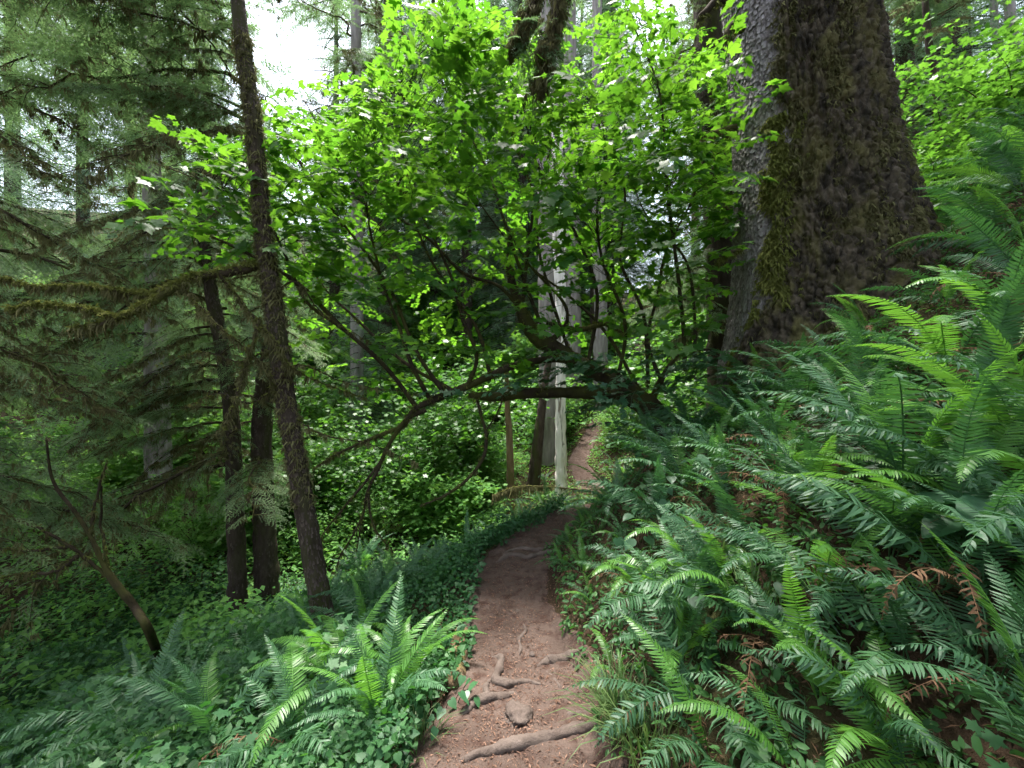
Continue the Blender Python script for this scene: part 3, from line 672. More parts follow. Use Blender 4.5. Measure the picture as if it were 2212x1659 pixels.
for q, (a, b_, c, d_) in enumerate([((590, 640), (640, 610), (700, 680), (800, 740)), ((615, 800), (660, 790), (760, 830), (900, 850)), ((628, 900), (700, 940), (800, 960), (900, 1000)), ((600, 745), (520, 780), (430, 760), (340, 790)), ((612, 830), (540, 870), (470, 850), (400, 880))]):
    mossy(lean, [(*a, 3.6), (*b_, 3.5), (*c, 3.7), (*d_, 4.0)], [.008, .007, .004, .002], 50+q, 25, 40, 30)

# ------------------------------------------------------------------ maple
maple = thing('vine_maple', W(1420, 900, 5.4), 'wide many-stemmed maple with bright green lobed leaves arching over the trail', 'tree')
STEMS = []
def limb(pts, radii, seed, name='limb', moss=150, hang=40, n=40, ns=10):
    P = resample(np.array([W(*p) for p in pts]), n); t = np.linspace(0, 1, n); rr = np.interp(t, np.linspace(0, 1, len(radii)), radii)
    b = Bag(); r = np.random.default_rng(seed); tube(b, P, rr*(1+.15*fbm(t*12, seed, 0, 3)), ns, .3, 18, .5, seed=seed)
    if moss:
        i = r.integers(0, n, moss); Q = P[i]+r.normal(0, 1, (moss, 3))*rr[i][:, None]*.5; Q[:, 2] += rr[i]*.5
        spread(b, MTS, Q, random_M(moss, r.uniform(.3, .8, moss), .6, r), 1, r.uniform(.1, .8, moss), r)
    if hang:
        i = r.integers(0, n, hang); Q = P[i]-np.array([0, 0, 1])*rr[i][:, None]*.5
        spread(b, MT, Q, rotz(r.uniform(0, 6.28, hang))*r.uniform(.2, .7, hang)[:, None, None], 2, np.clip(r.normal(.3, .15, hang), 0, 1), r)
    STEMS.append((P, rr)); return local(b.build(name, [M['branch'], M['moss_green'], M['moss']], maple), maple)
limb([(1470, 960, 5.4), (1410, 885, 5.4), (1370, 862, 5.35), (1320, 852, 5.3), (1260, 848, 5.3), (1200, 848, 5.2), (1130, 850, 5.1), (1060, 857, 5.0), (1015, 853, 4.9)], [.15, .13, .11, .085, .072, .066, .062, .058, .03], 101, 'trunk', 500, 120, 60, 16)
limb([(1400, 880, 5.4), (1340, 830, 5.4), (1280, 800, 5.4), (1235, 775, 5.4), (1185, 745, 5.4), (1150, 715, 5.4), (1130, 680, 5.4), (1108, 620, 5.4), (1098, 560, 5.5), (1105, 500, 5.6)], [.15, .12, .10, .10, .12, .10, .075, .05, .03, .02], 102, 'trunk', 600, 150, 60, 16)
limb([(1280, 790, 5.3), (1200, 775, 5.2), (1110, 790, 5.1), (1060, 812, 5.0), (1000, 838, 4.9), (940, 862, 4.8), (895, 885, 4.7), (870, 920, 4.7), (820, 940, 4.6), (740, 975, 4.5), (680, 1010, 4.5)], [.05, .045, .042, .045, .045, .04, .03, .024, .02, .014, .008], 103, 'limb', 400, 120, 60)
limb([(920, 885, 4.75), (880, 905, 4.7), (840, 960, 4.6), (818, 1010, 4.55), (795, 1060, 4.5), (785, 1110, 4.5), (770, 1190, 4.5)], [.03, .028, .022, .018, .014, .010, .005], 104, 'limb', 60, 30)
limb([(830, 985, 4.6), (790, 1040, 4.5), (740, 1100, 4.5), (700, 1150, 4.45), (690, 1180, 4.4)], [.016, .014, .010, .007, .004], 105, 'limb', 20, 20)
limb([(795, 1060, 4.5), (800, 1110, 4.45), (815, 1150, 4.4), (850, 1195, 4.4)], [.012, .010, .008, .004], 106, 'limb', 10, 15)
limb([(785, 1110, 4.5), (760, 1160, 4.45), (735, 1200, 4.4), (728, 1230, 4.4)], [.010, .008, .007, .004], 107, 'limb', 10, 15)
limb([(1030, 860, 5.0), (1040, 900, 4.95), (1050, 940, 4.9), (1045, 985, 4.85), (1015, 1030, 4.8), (965, 1068, 4.75), (908, 1093, 4.7)], [.02, .018, .019, .02, .018, .014, .008], 108, 'limb', 60, 20)
limb([(1090, 850, 5.0), (1075, 890, 4.9), (1050, 930, 4.9)], [.012, .010, .008], 109, 'limb', 10, 5)
limb([(1180, 700, 5.4), (1250, 712, 5.3), (1310, 700, 5.3), (1345, 720, 5.2)], [.04, .035, .03, .012], 110, 'limb', 120, 30)
limb([(1190, 740, 5.4), (1215, 710, 5.4), (1225, 690, 5.4), (1215, 650, 5.4), (1150, 580, 5.5), (1110, 520, 5.6)], [.04, .03, .022, .018, .014, .01], 111, 'limb', 60, 20)
limb([(1400, 880, 5.4), (1440, 800, 5.5), (1480, 760, 5.5), (1560, 755, 5.5)], [.05, .03, .025, .012], 112, 'limb', 80, 30)
stems = [
 [(1010, 835, 4.9), (1030, 770, 4.9), (1000, 690, 4.9), (975, 600, 5.0), (940, 520, 5.1), (900, 440, 5.2), (870, 330, 5.3), (850, 200, 5.4)],
 [(1060, 815, 5.0), (1035, 720, 5.0), (990, 650, 5.0), (930, 560, 5.0), (880, 440, 5.0), (860, 400, 5.0)],
 [(960, 850, 4.85), (900, 760, 4.8), (850, 640, 4.8), (800, 560, 4.8), (700, 430, 4.8), (640, 340, 4.9), (600, 290, 5.0)],
 [(930, 865, 4.8), (890, 790, 4.7), (860, 700, 4.7), (830, 620, 4.7), (800, 500, 4.7), (790, 420, 4.8), (780, 330, 4.9)],
 [(1150, 700, 5.4), (1080, 620, 5.4), (1000, 590, 5.3), (930, 520, 5.2), (820, 440, 5.1), (740, 360, 5.0), (700, 300, 5.0), (660, 220, 5.0)],
 [(1180, 730, 5.4), (1130, 600, 5.5), (1090, 480, 5.6), (1050, 360, 5.8), (990, 250, 6.0), (930, 120, 6.1), (905, 30, 6.2)],
 [(1130, 650, 5.4), (1140, 540, 5.5), (1150, 420, 5.6), (1110, 300, 5.7), (1090, 200, 5.8), (1000, 60, 6.0)],
 [(1270, 790, 5.4), (1290, 640, 5.4), (1250, 520, 5.4), (1200, 420, 5.5), (1150, 330, 5.6), (1120, 150, 5.7)],
 [(1330, 840, 5.3), (1350, 700, 5.2), (1300, 560, 5.2), (1290, 440, 5.3), (1310, 330, 5.4), (1280, 230, 5.5)],
 [(1400, 830, 5.4), (1390, 680, 5.4), (1340, 560, 5.4), (1350, 420, 5.5), (1320, 300, 5.6), (1240, 180, 5.8)],
 [(1480, 800, 5.5), (1475, 700, 5.4), (1460, 560, 5.3), (1442, 420, 5.2), (1435, 300, 5.2), (1420, 180, 5.2), (1370, 60, 5.3), (1345, 20, 5.4)],
 [(1500, 790, 5.5), (1500, 680, 5.6), (1480, 560, 5.7), (1400, 470, 5.8), (1360, 380, 5.8)],
 [(1440, 850, 5.4), (1400, 740, 5.3), (1420, 640, 5.3), (1440, 540, 5.3), (1500, 420, 5.3), (1530, 300, 5.4), (1540, 170, 5.4)],
 [(900, 880, 4.75), (830, 790, 4.6), (740, 710, 4.4), (660, 650, 4.3), (620, 560, 4.2), (570, 470, 4.1), (480, 410, 4.0), (330, 350, 4.0)],
 [(740, 710, 4.4), (640, 610, 4.3), (520, 540, 4.2), (420, 500, 4.1), (310, 490, 4.1)],
 [(1240, 790, 5.4), (1190, 640, 5.6), (1160, 500, 5.9), (1180, 350, 6.2), (1230, 230, 6.3)],
 [(980, 845, 4.9), (870, 780, 5.1), (760, 680, 5.3), (700, 620, 5.4), (640, 520, 5.5)],
 [(1385, 850, 5.4), (1310, 720, 5.8), (1230, 640, 6.0), (1130, 560, 6.1), (1010, 400, 6.2), (960, 300, 6.3)],
]
for q, s in enumerate(stems):
    k = len(s); limb(s, list(np.linspace(.026, .004, k)**1.0), 130+q, 'stem', 70, 12, 36, 7)
# leaf layers: sprays hang on side twigs that leave the stems
SPR = [maple_spray(q) for q in range(8)]
poly = np.array([(640, 300), (640, 260), (710, 215), (770, 165), (840, 150), (880, 90), (905, 10), (960, 35), (1000, 30), (1010, 100), (1090, 115), (1160, 90), (1175, 140), (1185, 200), (1240, 190), (1290, 170), (1290, 60), (1350, 0), (1400, 10), (1440, 50), (1500, 70), (1520, 130), (1575, 130), (1580, 300), (1590, 500), (1570, 600), (1560, 690), (1470, 740), (1350, 690), (1240, 650), (1200, 780), (1080, 790), (960, 800), (800, 830), (640, 830), (610, 700), (600, 560), (470, 550), (390, 510), (380, 465), (440, 440), (390, 380), (380, 330), (450, 320), (520, 330), (570, 260)], float)
def inpoly(P, poly):
    x, y = P[:, 0], P[:, 1]; c = np.zeros(len(P), bool); j = len(poly)-1
    for i in range(len(poly)):
        xi, yi = poly[i]; xj, yj = poly[j]
        m = ((yi > y) != (yj > y)) & (x < (xj-xi)*(y-yi)/(yj-yi+1e-12)+xi); c ^= m; j = i
    return c
k = 9000; U = np.stack([rng.uniform(280, 1600, k), rng.uniform(0, 840, k)], -1); d = 4.0+2.8*rng.random(k)
d = np.where(U[:, 0] < 620, rng.uniform(3.7, 4.4, k), d)
ok = inpoly(U, poly); dn = fbm(U[:, 0]/150, U[:, 1]/60+d*.8, d*1.3, 3, 91)
dens = np.interp(U[:, 1], [0, 300, 560, 700, 840], [.80, .72, .42, .22, .10])*np.clip(.72+1.5*dn, .12, 1.3)
ok &= rng.random(k) < dens*.54*np.where(U[:, 0] < 600, .6, 1)
U, d = U[ok], d[ok]; PT = np.stack([(U[:, 0]-CU)/FPX*d, d, CH-(U[:, 1]-CV)/FPX*d], -1)
allS = np.concatenate([p for p, _ in STEMS[12:]]); tb = Bag()
D2 = ((PT[:, None, :]-allS[None])*np.array([1, 1, 1.6])).astype(np.float32); D2[..., 2] = np.where(D2[..., 2] < 0, D2[..., 2]*2.5, D2[..., 2]); nn = np.argmin((D2**2).sum(-1), 1)
yaw = np.zeros(len(PT))
for i in range(len(PT)):
    s = allS[nn[i]]; e = PT[i]; m = (s+e)/2+np.array([rng.normal(0, .04), rng.normal(0, .04), .06]); dv = e-s; yaw[i] = math.atan2(dv[1], dv[0])
    if np.linalg.norm(dv) < 1.5: tube(tb, resample(np.array([s, m, e]), 5), np.linspace(.0042, .0022, 5), 3, cap=False, tint=.3)
local(tb.build('twigs', M['twig'], maple), maple)
lb = Bag(); k = len(PT); yaw = np.where(rng.random(k) < .6, yaw+rng.normal(0, .6, k), rng.uniform(0, 6.28, k))
Mx = rotz(yaw) @ roty(rng.normal(.12, .25, k)) @ rotx(rng.normal(0, .25, k))*rng.uniform(.7, 1.2, k)[:, None, None]
spread(lb, SPR, PT, Mx, 0, np.clip(rng.normal(.5, .2, k), 0, 1)); local(lb.build('foliage', M['maple'], maple), maple)
print('maple sprays', k)
# low sprays just above the limb, shade put into their darker blue-green leaf colour
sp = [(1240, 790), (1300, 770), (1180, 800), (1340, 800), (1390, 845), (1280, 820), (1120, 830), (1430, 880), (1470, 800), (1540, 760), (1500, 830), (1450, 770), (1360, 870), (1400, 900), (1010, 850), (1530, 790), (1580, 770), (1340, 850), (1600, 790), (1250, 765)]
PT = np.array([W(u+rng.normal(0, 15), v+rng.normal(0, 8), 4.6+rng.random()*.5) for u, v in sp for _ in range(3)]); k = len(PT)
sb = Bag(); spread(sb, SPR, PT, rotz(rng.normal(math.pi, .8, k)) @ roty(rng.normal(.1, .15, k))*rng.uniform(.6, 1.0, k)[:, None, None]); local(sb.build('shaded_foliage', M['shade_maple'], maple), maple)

# ------------------------------------------------------------------ mid-distance trunks
def G(u, d, sink=.1):  # ground point under pixel column u at distance d
    x = (u-CU)/FPX*d; return np.array([x, d, h(x, d)-sink])
def up(u, v, d): return W(u, v, d)
t1, P1, R1 = trunk_tree('dark_conifer', [G(515, 7.0), up(508, 1100, 7), up(500, 900, 7), (485, 780, 7), (462, 660, 7), (442, 540, 7), (432, 440, 7), (424, 350, 7)], [.145, .125, .11, .105, .10, .085, .05, .02], 'left one of two dark mossy trunks behind the leaning trunk', 'bark_dark', seed=6, n=120, rough=.3)
t2, P2, R2 = trunk_tree('dark_conifer', [G(578, 7.3), up(570, 1100, 7.3), up(566, 900, 7.3), up(588, 700, 7.3), up(568, 500, 7.3), up(545, 250, 7.3), up(513, 0, 7.3), up(450, -500, 7.3)], [.20, .165, .15, .14, .13, .11, .08, .06], 'right, thicker one of two dark mossy trunks behind the leaning trunk', 'bark_dark', seed=7, n=120, rough=.3)
bark_chips(t1, P1, R1, 2500, (.02, .045), seed=5); bark_chips(t2, P2, R2, 3500, (.02, .045), seed=6)
t3, P3, R3 = trunk_tree('pale_conifer', [G(345, 10.5), up(338, 800, 10.5), up(334, 600, 10.5), up(326, 300, 10.5), up(318, 0, 10.5), up(310, -500, 10.5)], [.3, .24, .20, .18, .15, .1], 'pale grey trunk half hidden by boughs left of the dark pair', 'bark_grey', seed=8)
big, Pb, Rb = trunk_tree('shadowed_conifer', [G(1572, 7.4), up(1568, 700, 7.4), up(1558, 500, 7.4), up(1545, 250, 7.4), up(1535, 100, 7.4), up(1525, -100, 7.4), up(1510, -900, 7.4)], [.34, .29, .27, .26, .25, .24, .15], 'dark thick trunk directly behind the left edge of the massive old conifer', 'bark_dark', seed=9, rough=.25)
sn, Ps, Rs = trunk_tree('bleached_snag', [G(1212, 12.2), up(1212, 1000, 12.2), up(1211, 860, 12.2), up(1211, 700, 12.2), up(1207, 500, 12.2), up(1203, 300, 12.2), up(1198, 110, 12.2), up(1196, 60, 12.2)], [.19, .16, .145, .145, .17, .17, .15, .05], 'bleached white dead trunk standing at the foot of the far trail', 'bark_pale', seed=10, ns=40, rough=.34, fs=9)
w1, _, _ = trunk_tree('grey_conifer', [G(1188, 15), up(1186, 800, 15), up(1184, 600, 15), up(1180, 300, 15), up(1184, 60, 15), up(1186, -600, 15)], [.42, .36, .34, .31, .28, .2], 'tall grey trunk just left of the bleached snag', 'bark_grey', seed=11, ns=34, rough=.2, fs=3)
w2, _, _ = trunk_tree('grey_conifer', [G(1240, 19), up(1238, 700, 19), up(1236, 500, 19), up(1232, 200, 19), up(1230, -300, 19)], [.42, .34, .32, .28, .2], 'broad grey fluted trunk behind the bleached snag', 'bark_grey', seed=12, ns=40, rough=.25, fs=2)
w3, _, _ = trunk_tree('grey_conifer', [G(1298, 18), up(1297, 650, 18), up(1292, 480, 18), up(1290, 200, 18), up(1288, -300, 18)], [.32, .27, .25, .22, .15], 'straight grey trunk to the right of the bleached snag', 'bark_grey', seed=13, ns=34, rough=.2, fs=3)
w4, _, _ = trunk_tree('thin_dead_trunk', [G(1104, 10.8), up(1101, 960, 10.8), up(1096, 880, 10.8), up(1094, 800, 10.8)], [.11, .085, .07, .05], 'short thin brown dead trunk left of the bleached snag', 'log', seed=14, cat='dead tree')
w5, _, _ = trunk_tree('leaning_dead_trunk', [G(1150, 13.5), up(1168, 900, 13.5), up(1185, 780, 13.5)], [.22, .14, .10], 'dark leaning dead trunk in the shade between thin trunk and snag', 'bark_dark', seed=15, cat='dead tree')
w6, _, _ = trunk_tree('slim_pale_tree', [G(2196, 11), up(2196, 170, 11), up(2180, 0, 11), up(2160, -400, 11)], [.15, .11, .10, .07], 'right one of two slim pale trunks high on the right slope', 'bark_grey', seed=16)
w7, _, _ = trunk_tree('slim_pale_tree', [G(2150, 13), up(2158, 200, 13), up(2146, 0, 13), up(2130, -400, 13)], [.15, .10, .09, .07], 'left one of two slim pale trunks high on the right slope', 'bark_grey', seed=17)
w8, _, _ = trunk_tree('dark_sapling', [G(2030, 10), up(2022, 200, 10), up(2006, 90, 10), up(1990, -100, 10)], [.10, .075, .07, .05], 'thin dark trunk just right of the massive old conifer on the slope', 'bark_dark', seed=18)
# twisted small tree at the lower left
tw, Pt, Rt = trunk_tree('twisted_tree', [hit(345, 1430), W(325, 1370, 3.9), W(290, 1310, 3.9), W(245, 1255, 3.9), W(222, 1215, 3.9), W(196, 1160, 3.9), W(165, 1110, 3.9), W(115, 1040, 3.85), W(100, 950, 3.8)], [.045, .036, .032, .03, .022, .018, .016, .012, .008], 'crooked dark small tree with twisting stems at lower left', 'branch', seed=19, ns=12, n=60, rough=.3, fs=12)
for q, s in enumerate([[(245, 1255, 3.9), (190, 1210, 3.9), (150, 1180, 3.85), (90, 1145, 3.8), (30, 1120, 3.8), (0, 1095, 3.8)], [(232, 1235, 3.9), (225, 1170, 3.95), (218, 1130, 4.0), (220, 1050, 4.0)],
                       [(170, 1200, 3.88), (120, 1235, 3.8), (50, 1240, 3.8), (0, 1250, 3.75)], [(196, 1160, 3.9), (205, 1090, 3.95), (230, 1000, 4.0)], [(150, 1180, 3.85), (60, 1190, 3.8), (0, 1185, 3.75)]]):
    mossy(tw, s, [.016, .013, .010, .006], 80+q, 8, 30, 30, 'limb')
# hanging mossy tangle left of the trail bend and thin fallen sticks
tg = thing('fallen_branch', W(1240, 1090, 7.6), 'fallen bare branch with yellow-green moss strands hanging over the trail bend', 'branch')
mossy(tg, [(1190, 1052, 7.4), (1130, 1050, 7.2), (1100, 1056, 7.1), (1070, 1068, 7.0)], [.014, .012, .008, .003], 90, 110, 40, 60, 'limb', hl=1.9)
mossy(tg, [(1330, 1075, 7.6), (1270, 1062, 7.5), (1190, 1052, 7.4), (1150, 1060, 7.3)], [.016, .014, .01, .006], 91, 30, 40, 60, 'limb')
mossy(tg, [(1310, 1090, 7.6), (1240, 1085, 7.5), (1160, 1100, 7.4), (1090, 1085, 7.3)], [.014, .012, .009, .004], 92, 30, 40, 60, 'limb')

# ------------------------------------------------------------------ boughs on the left hand trees
r = np.random.default_rng(7)
BW = []
for q in range(6):
    b = Bag(); bough(b, np.zeros(3), 0, 2.6, [.25, .35, .5, .3, .45, .6][q], r, .1, 1.1, [.8, .5, 1.2, .2, .6, .3][q], .03, spsc=[1.0, 1.1, .9, 1.2, 1.0, 1.1][q], foliage=[.8, 1, .6, 1, .9, 1][q]); BW.append(b.build('branch', WNM, link=False))
def add_boughs(T, P, zs, az0, az1, sc, r, mossy_=True, tiltr=(.0, .3)):
    for z in zs:
        i = int(np.argmin(np.abs(P[:, 2]-z))); a = r.uniform(az0, az1); q = r.integers(0, 3) if (mossy_ and r.random() < .6) else r.integers(0, 6)
        place('branch', BW[q], T, tuple(P[i]-np.array(T.location)), (r.normal(0, .2), r.uniform(*tiltr), a), r.uniform(*sc))
add_boughs(t1, P1, np.linspace(.2, 4.4, 19), R_(120), R_(250), (.7, 1.25), r)
add_boughs(t1, P1, np.linspace(.2, 4.4, 8), R_(-60), R_(60), (.35, .7), r)
add_boughs(t2, P2, np.linspace(4.4, 9.5, 14), R_(120), R_(290), (.8, 1.2), r, False)
add_boughs(t2, P2, np.linspace(.3, 9.0, 18), R_(90), R_(330), (.3, .75), r)
add_boughs(t3, P3, np.linspace(2, 11, 26), 0, 6.28, (.9, 1.5), r, False)
hl, Ph, Rh = trunk_tree('hemlock', [np.array([-5.6, 4.1, h(-5.6, 4.1)-.1]), np.array([-5.7, 4.1, 4.0]), np.array([-5.8, 4.1, 14.])], [.16, .13, .05], 'conifer just outside the left frame edge whose drooping boughs reach in', 'bark_dark', seed=25)
add_boughs(hl, Ph, np.linspace(.4, 3.4, 9), R_(-40), R_(60), (.45, .8), r)
add_boughs(hl, Ph, np.linspace(6.6, 12.5, 16), 0, 6.28, (1.0, 1.6), r, False)  # high boughs out of view, added to shade the left foreground
hl2, Ph2, Rh2 = trunk_tree('hemlock', [np.array([-9.9, 7.6, h(-9.9, 7.6)-.1]), np.array([-9.9, 7.6, 4.0]), np.array([-9.8, 7.6, 16.])], [.2, .16, .06], 'conifer beyond the far left edge whose high feathery boughs reach in', 'bark_dark', seed=26)
add_boughs(hl2, Ph2, np.linspace(1, 11, 30), 0, 6.28, (.9, 1.5), r, False)
add_boughs(big, Pb, np.linspace(2.5, 9, 30), R_(80), R_(280), (.35, .8), r)
gp = np.array([[-9.6, 17, z] for z in np.linspace(9, 14, 20)])
fr, Pf, Rf = trunk_tree('grey_conifer', [G(770, 16), up(772, 500, 16), up(770, 200, 16), up(768, -100, 16), up(765, -500, 16)], [.26, .22, .2, .16, .08], 'grey conifer behind the maple top, its boughs fringing the sky gap', 'bark_grey', seed=44)
add_boughs(fr, Pf, np.linspace(8, 17, 32), 0, 6.28, (.9, 1.4), r, False)
add_boughs(w8, np.array([[w8.location[0], 10, z] for z in np.linspace(6, 13, 20)]), np.linspace(8, 13, 16), 0, 6.28, (.5, .9), r, False)

# ------------------------------------------------------------------ background conifers
FARM = [M['bark_dark'], M['needle_far'], M['moss']]
def far_conifer(seed, H, z0, Rm, nb=170):
    r = np.random.default_rng(seed); tb = Bag(); zz = np.linspace(-1.5, H, 24)
    tube(tb, np.stack([.15*fbm(zz*.2, seed, 0, 2), .15*fbm(zz*.2, seed, 9, 2), zz], -1), np.interp(zz, [-1.5, 0, H], [.45, .34, .02])*H/26, 12, .12, 3)
    b = Bag(); P = []; A = []
    for i in range(nb):
        f = (i+r.random())/nb; z = z0+(H-z0)*f; L = Rm*(1-f)**.75*r.uniform(.55, 1.15)+.3; az = i*2.399+r.normal(0, .3)
        dr = r.uniform(.25, .55); n = max(2, int(L*3.0)); t = np.linspace(.1, 1, n)
        tube(b, np.stack([np.cos(az)*t*L, np.sin(az)*t*L, z+L*(.08*t-dr*t*t)], -1), np.linspace(.035, .008, n), 3, cap=False, tint=.3)
        for q in range(n):
            for s in (-1, 0, 1) if q < n-1 else (0, 1):
                P.append((math.cos(az)*t[q]*L, math.sin(az)*t[q]*L, z+L*(.08*t[q]-dr*t[q]**2)))
                A.append((az+s*r.uniform(.5, 1.1), r.uniform(.1, .8), r.normal(0, .3), r.uniform(.7, 1.4)*(.7+.3*L/Rm)))
    A = np.array(A); spread(b, NSF, np.array(P), rotz(A[:, 0]) @ roty(A[:, 1]) @ rotx(A[:, 2])*A[:, 3][:, None, None], 1, r=r)
    return tb.build('trunk', M['bark_dark'], link=False, smooth_=True), b.build('crown', FARM, link=False)
FC = [far_conifer(1, 26, 3, 3.6), far_conifer(2, 30, 6, 3.2, 190), far_conifer(3, 22, 1.5, 3.8, 160), far_conifer(4, 14, .6, 2.6, 120)]
def conifer(x, y, v, s, label, group, az=None):
    T = thing('conifer', (x, y, h(x, y)), label, 'tree', group, (0, 0, rng.uniform(0, 6.28) if az is None else az), s)
    place('trunk', FC[v][0], T); place('crown', FC[v][1], T); return T
lab = {'L': ('feathery conifer in the crowded wood at the left behind the dark trunks', 'conifers crowding the left background'),
       'C': ('tall conifer in the wood behind the bright green maple', 'conifers behind the maple'),
       'R': ('conifer on the slope behind the massive old trunk', 'conifers on the right slope'),
       'G': ('low distant conifer below the bright gap of open sky', 'conifers under the sky gap')}
cons = [('L', -15.5, 12, 1, .8), ('L', -20, 20, 0, 1), ('L', -24, 15, 1, 1), ('L', -20, 10, 2, .9), ('L', -28, 24, 1, 1.1), ('L', -15, 8, 3, .7), ('L', -11, 18.5, 3, .9), ('L', -24, 27, 0, 1.1),
        ('G', -9.5, 17, 3, .62), ('G', -13, 23, 3, .85), ('G', -17, 28, 3, 1.05), ('G', -10, 24, 3, .9), ('G', -20, 36, 3, .9), ('G', -14, 34, 3, .8), ('G', -26, 42, 3, 1.0), 
        ('C', -8.2, 20, 0, .9), ('C', -6.5, 22, 1, 1), ('C', -1.2, 28, 2, 1.1), ('C', .5, 24, 1, 1.0), ('C', 3.0, 26, 0, 1.05), ('C', -1, 30, 1, 1.1), ('C', 6, 27, 2, 1.2), ('C', .2, 22, 3, .8), ('C', 5.6, 24, 1, .95), ('C', -8, 29, 1, 1.0), ('C', 2, 36, 0, 1.2), ('C', -5, 38, 1, 1.2), ('C', 8, 36, 1, 1.1), ('C', -10, 42, 1, 1.3), ('C', 9, 18, 0, 1), ('C', 8.6, 16, 1, .8), ('C', -5.6, 16, 3, .6), ('C', -4.8, 26.5, 0, 1.12), ('C', -2.6, 24, 1, 1.0), ('C', 1.8, 25, 0, 1.15), ('C', 4.4, 22, 1, 1.0), ('C', .2, 33, 1, 1.2), ('C', -7.6, 26, 1, .95), ('C', -2, 45, 0, 1.5), ('C', 4, 44, 2, 1.6), ('C', 10, 46, 0, 1.5), ('C', -7, 33, 2, 1.2), ('C', 3.6, 31, 2, 1.2), ('C', -12, 52, 2, 1.5), ('C', 12, 28, 2, 1.2), ('C', 6.5, 40, 2, 1.5),
        ('R', 11, 12, 0, .9), ('R', 14.5, 14, 1, 1), ('R', 17, 18, 2, 1), ('R', 20, 15, 0, 1), ('R', 13, 20, 1, 1.1), ('R', 22, 22, 1, 1.1), ('R', 17, 27, 0, 1.1), ('R', 26, 18, 2, 1.0)]
lab['B'] = ('unseen tall conifer added behind the viewer to shade the trail', 'unseen conifers added behind the viewer')  # out-of-view trees, added to darken the foreground
cons += [('B', -3.5, -4.2, 0, 1.0), ('B', -8.5, -3.8, 1, 1.0), ('B', 8.5, -3.8, 1, 1.0), ('B', -8, -7, 1, 1.1), ('B', 7, -8, 0, 1.1), ('B', -13, -1.5, 0, .9), ('B', 12, -2.0, 0, .9),
         ('L', -15, 17.5, 0, .9), ('L', -19, 24, 2, 1.1), ('L', -12.2, 15.5, 3, 1.0), ('L', -22, 31, 1, 1.2)]
for c, x, y, v, s in cons: conifer(x, y, v, s, *lab[c])

# ------------------------------------------------------------------ broadleaf shrubs and saplings
def shrub_mesh(seed, H, R, nl, tpl, size, mat, stems=7, top=True):
    r = np.random.default_rng(seed); sb = Bag(); lb = Bag(); ends = []
    for i in range(stems):
        a = r.uniform(0, 6.28); q = R*r.uniform(.3, 1); n = 8; t = np.linspace(0, 1, n)
        A = np.stack([np.cos(a)*q*t**1.3, np.sin(a)*q*t**1.3, H*r.uniform(.6, 1)*(t*1.15-.15*t*t)], -1); A[:, :2] += np.cumsum(r.normal(0, .03*H, (n, 2)), 0)*t[:, None]
        tube(sb, A, np.linspace(.012*H/1.5+.004, .003, n), 4, cap=False, tint=.4); ends.append(A)
    E = np.concatenate([e[2:] for e in ends]); k = nl
    c = E[r.integers(0, len(E), k//14+1)]+r.normal(0, 1, (k//14+1, 3))*np.array([R*.24, R*.24, H*.10])
    P = np.repeat(c, 14, 0)[:k]+r.normal(0, 1, (k, 3))*np.array([.14, .14, .045])*(H/1.5)**.5
    P[:, 2] = np.maximum(P[:, 2], .05)
    stamp(lb, tpl, P, random_M(k, size*r.uniform(.6, 1.3, k), .35, r), np.clip(np.repeat(r.normal(.5, .15, k//14+1), 14)[:k]+r.normal(0, .12, k), 0, 1))
    return sb.build('stems', M['branch'], link=False), lb.build('foliage', mat, link=False)
SH = [shrub_mesh(1, 1.6, 1.0, 2600, OL, .085, M['shrub']), shrub_mesh(2, 2.4, 1.3, 3600, SL, .10, M['shrub'], 8), shrub_mesh(3, 1.1, .9, 2200, OL, .075, M['shrub']), shrub_mesh(4, 4.5, 2.0, 5200, SL, .11, M['sapling'], 9)]
def shrub(x, y, v, s, label, group, name='shrub', cat='shrub'):
    T = thing(name, (x, y, h(x, y)-.05), label, cat, group, (0, 0, rng.uniform(0, 6.28)), s)
    place('stems', SH[v][0], T); place('foliage', SH[v][1], T); return T
pts = []
def poisson(x0, x1, y0, y1, n, dist, cond=lambda x, y: True, pts=None, seed=0):
    r = np.random.default_rng(seed); out = []
    for _ in range(n):
        x = r.uniform(x0, x1); y = r.uniform(y0, y1)
        if not cond(x, y): continue
        if all((x-a)**2+(y-b)**2 > dist**2 for a, b in out): out.append((x, y))
    return out
vis = lambda x, y, m=.15: abs(x)/y < 1.19+m
for (x, y) in poisson(-15, 3.5, 8.5, 20, 900, 1.25, lambda x, y: vis(x, y) and (x < xc(y)-1.3) and not (x > -3 and y < 10) and not (x/y > -.08 and y < 15), seed=3):
    shrub(x, y, rng.integers(0, 3), rng.uniform(.65, 1.25), 'leafy bright green shrub in the thicket on the valley floor beyond the trunks', 'shrubs of the valley thicket')
for (x, y) in poisson(3, 12, 12, 24, 260, 1.6, lambda x, y: vis(x, y) and x > xc(y)+1.2, seed=4):
    shrub(x, y, rng.integers(0, 3), rng.uniform(.6, 1.1), 'leafy shrub on the slope right of the far trail', 'shrubs right of the far trail')
for (u, v, d, s, l) in [(2060, 300, 8.0, .62, 'young broadleaf tree with bright leaves right beside the massive old conifer'), (2170, 240, 9.0, .85, 'young broadleaf tree with bright leaves in front of the pale trunks at the right edge'), (2250, 200, 7.5, .7, 'young broadleaf tree leaning in at the upper right corner'), (2110, 180, 11.5, .8, 'young broadleaf tree further up the right slope between its neighbours')]:
    x = (u-CU)/FPX*d; T = shrub(x, d, 3, s, l, None, 'young_maple', 'tree')
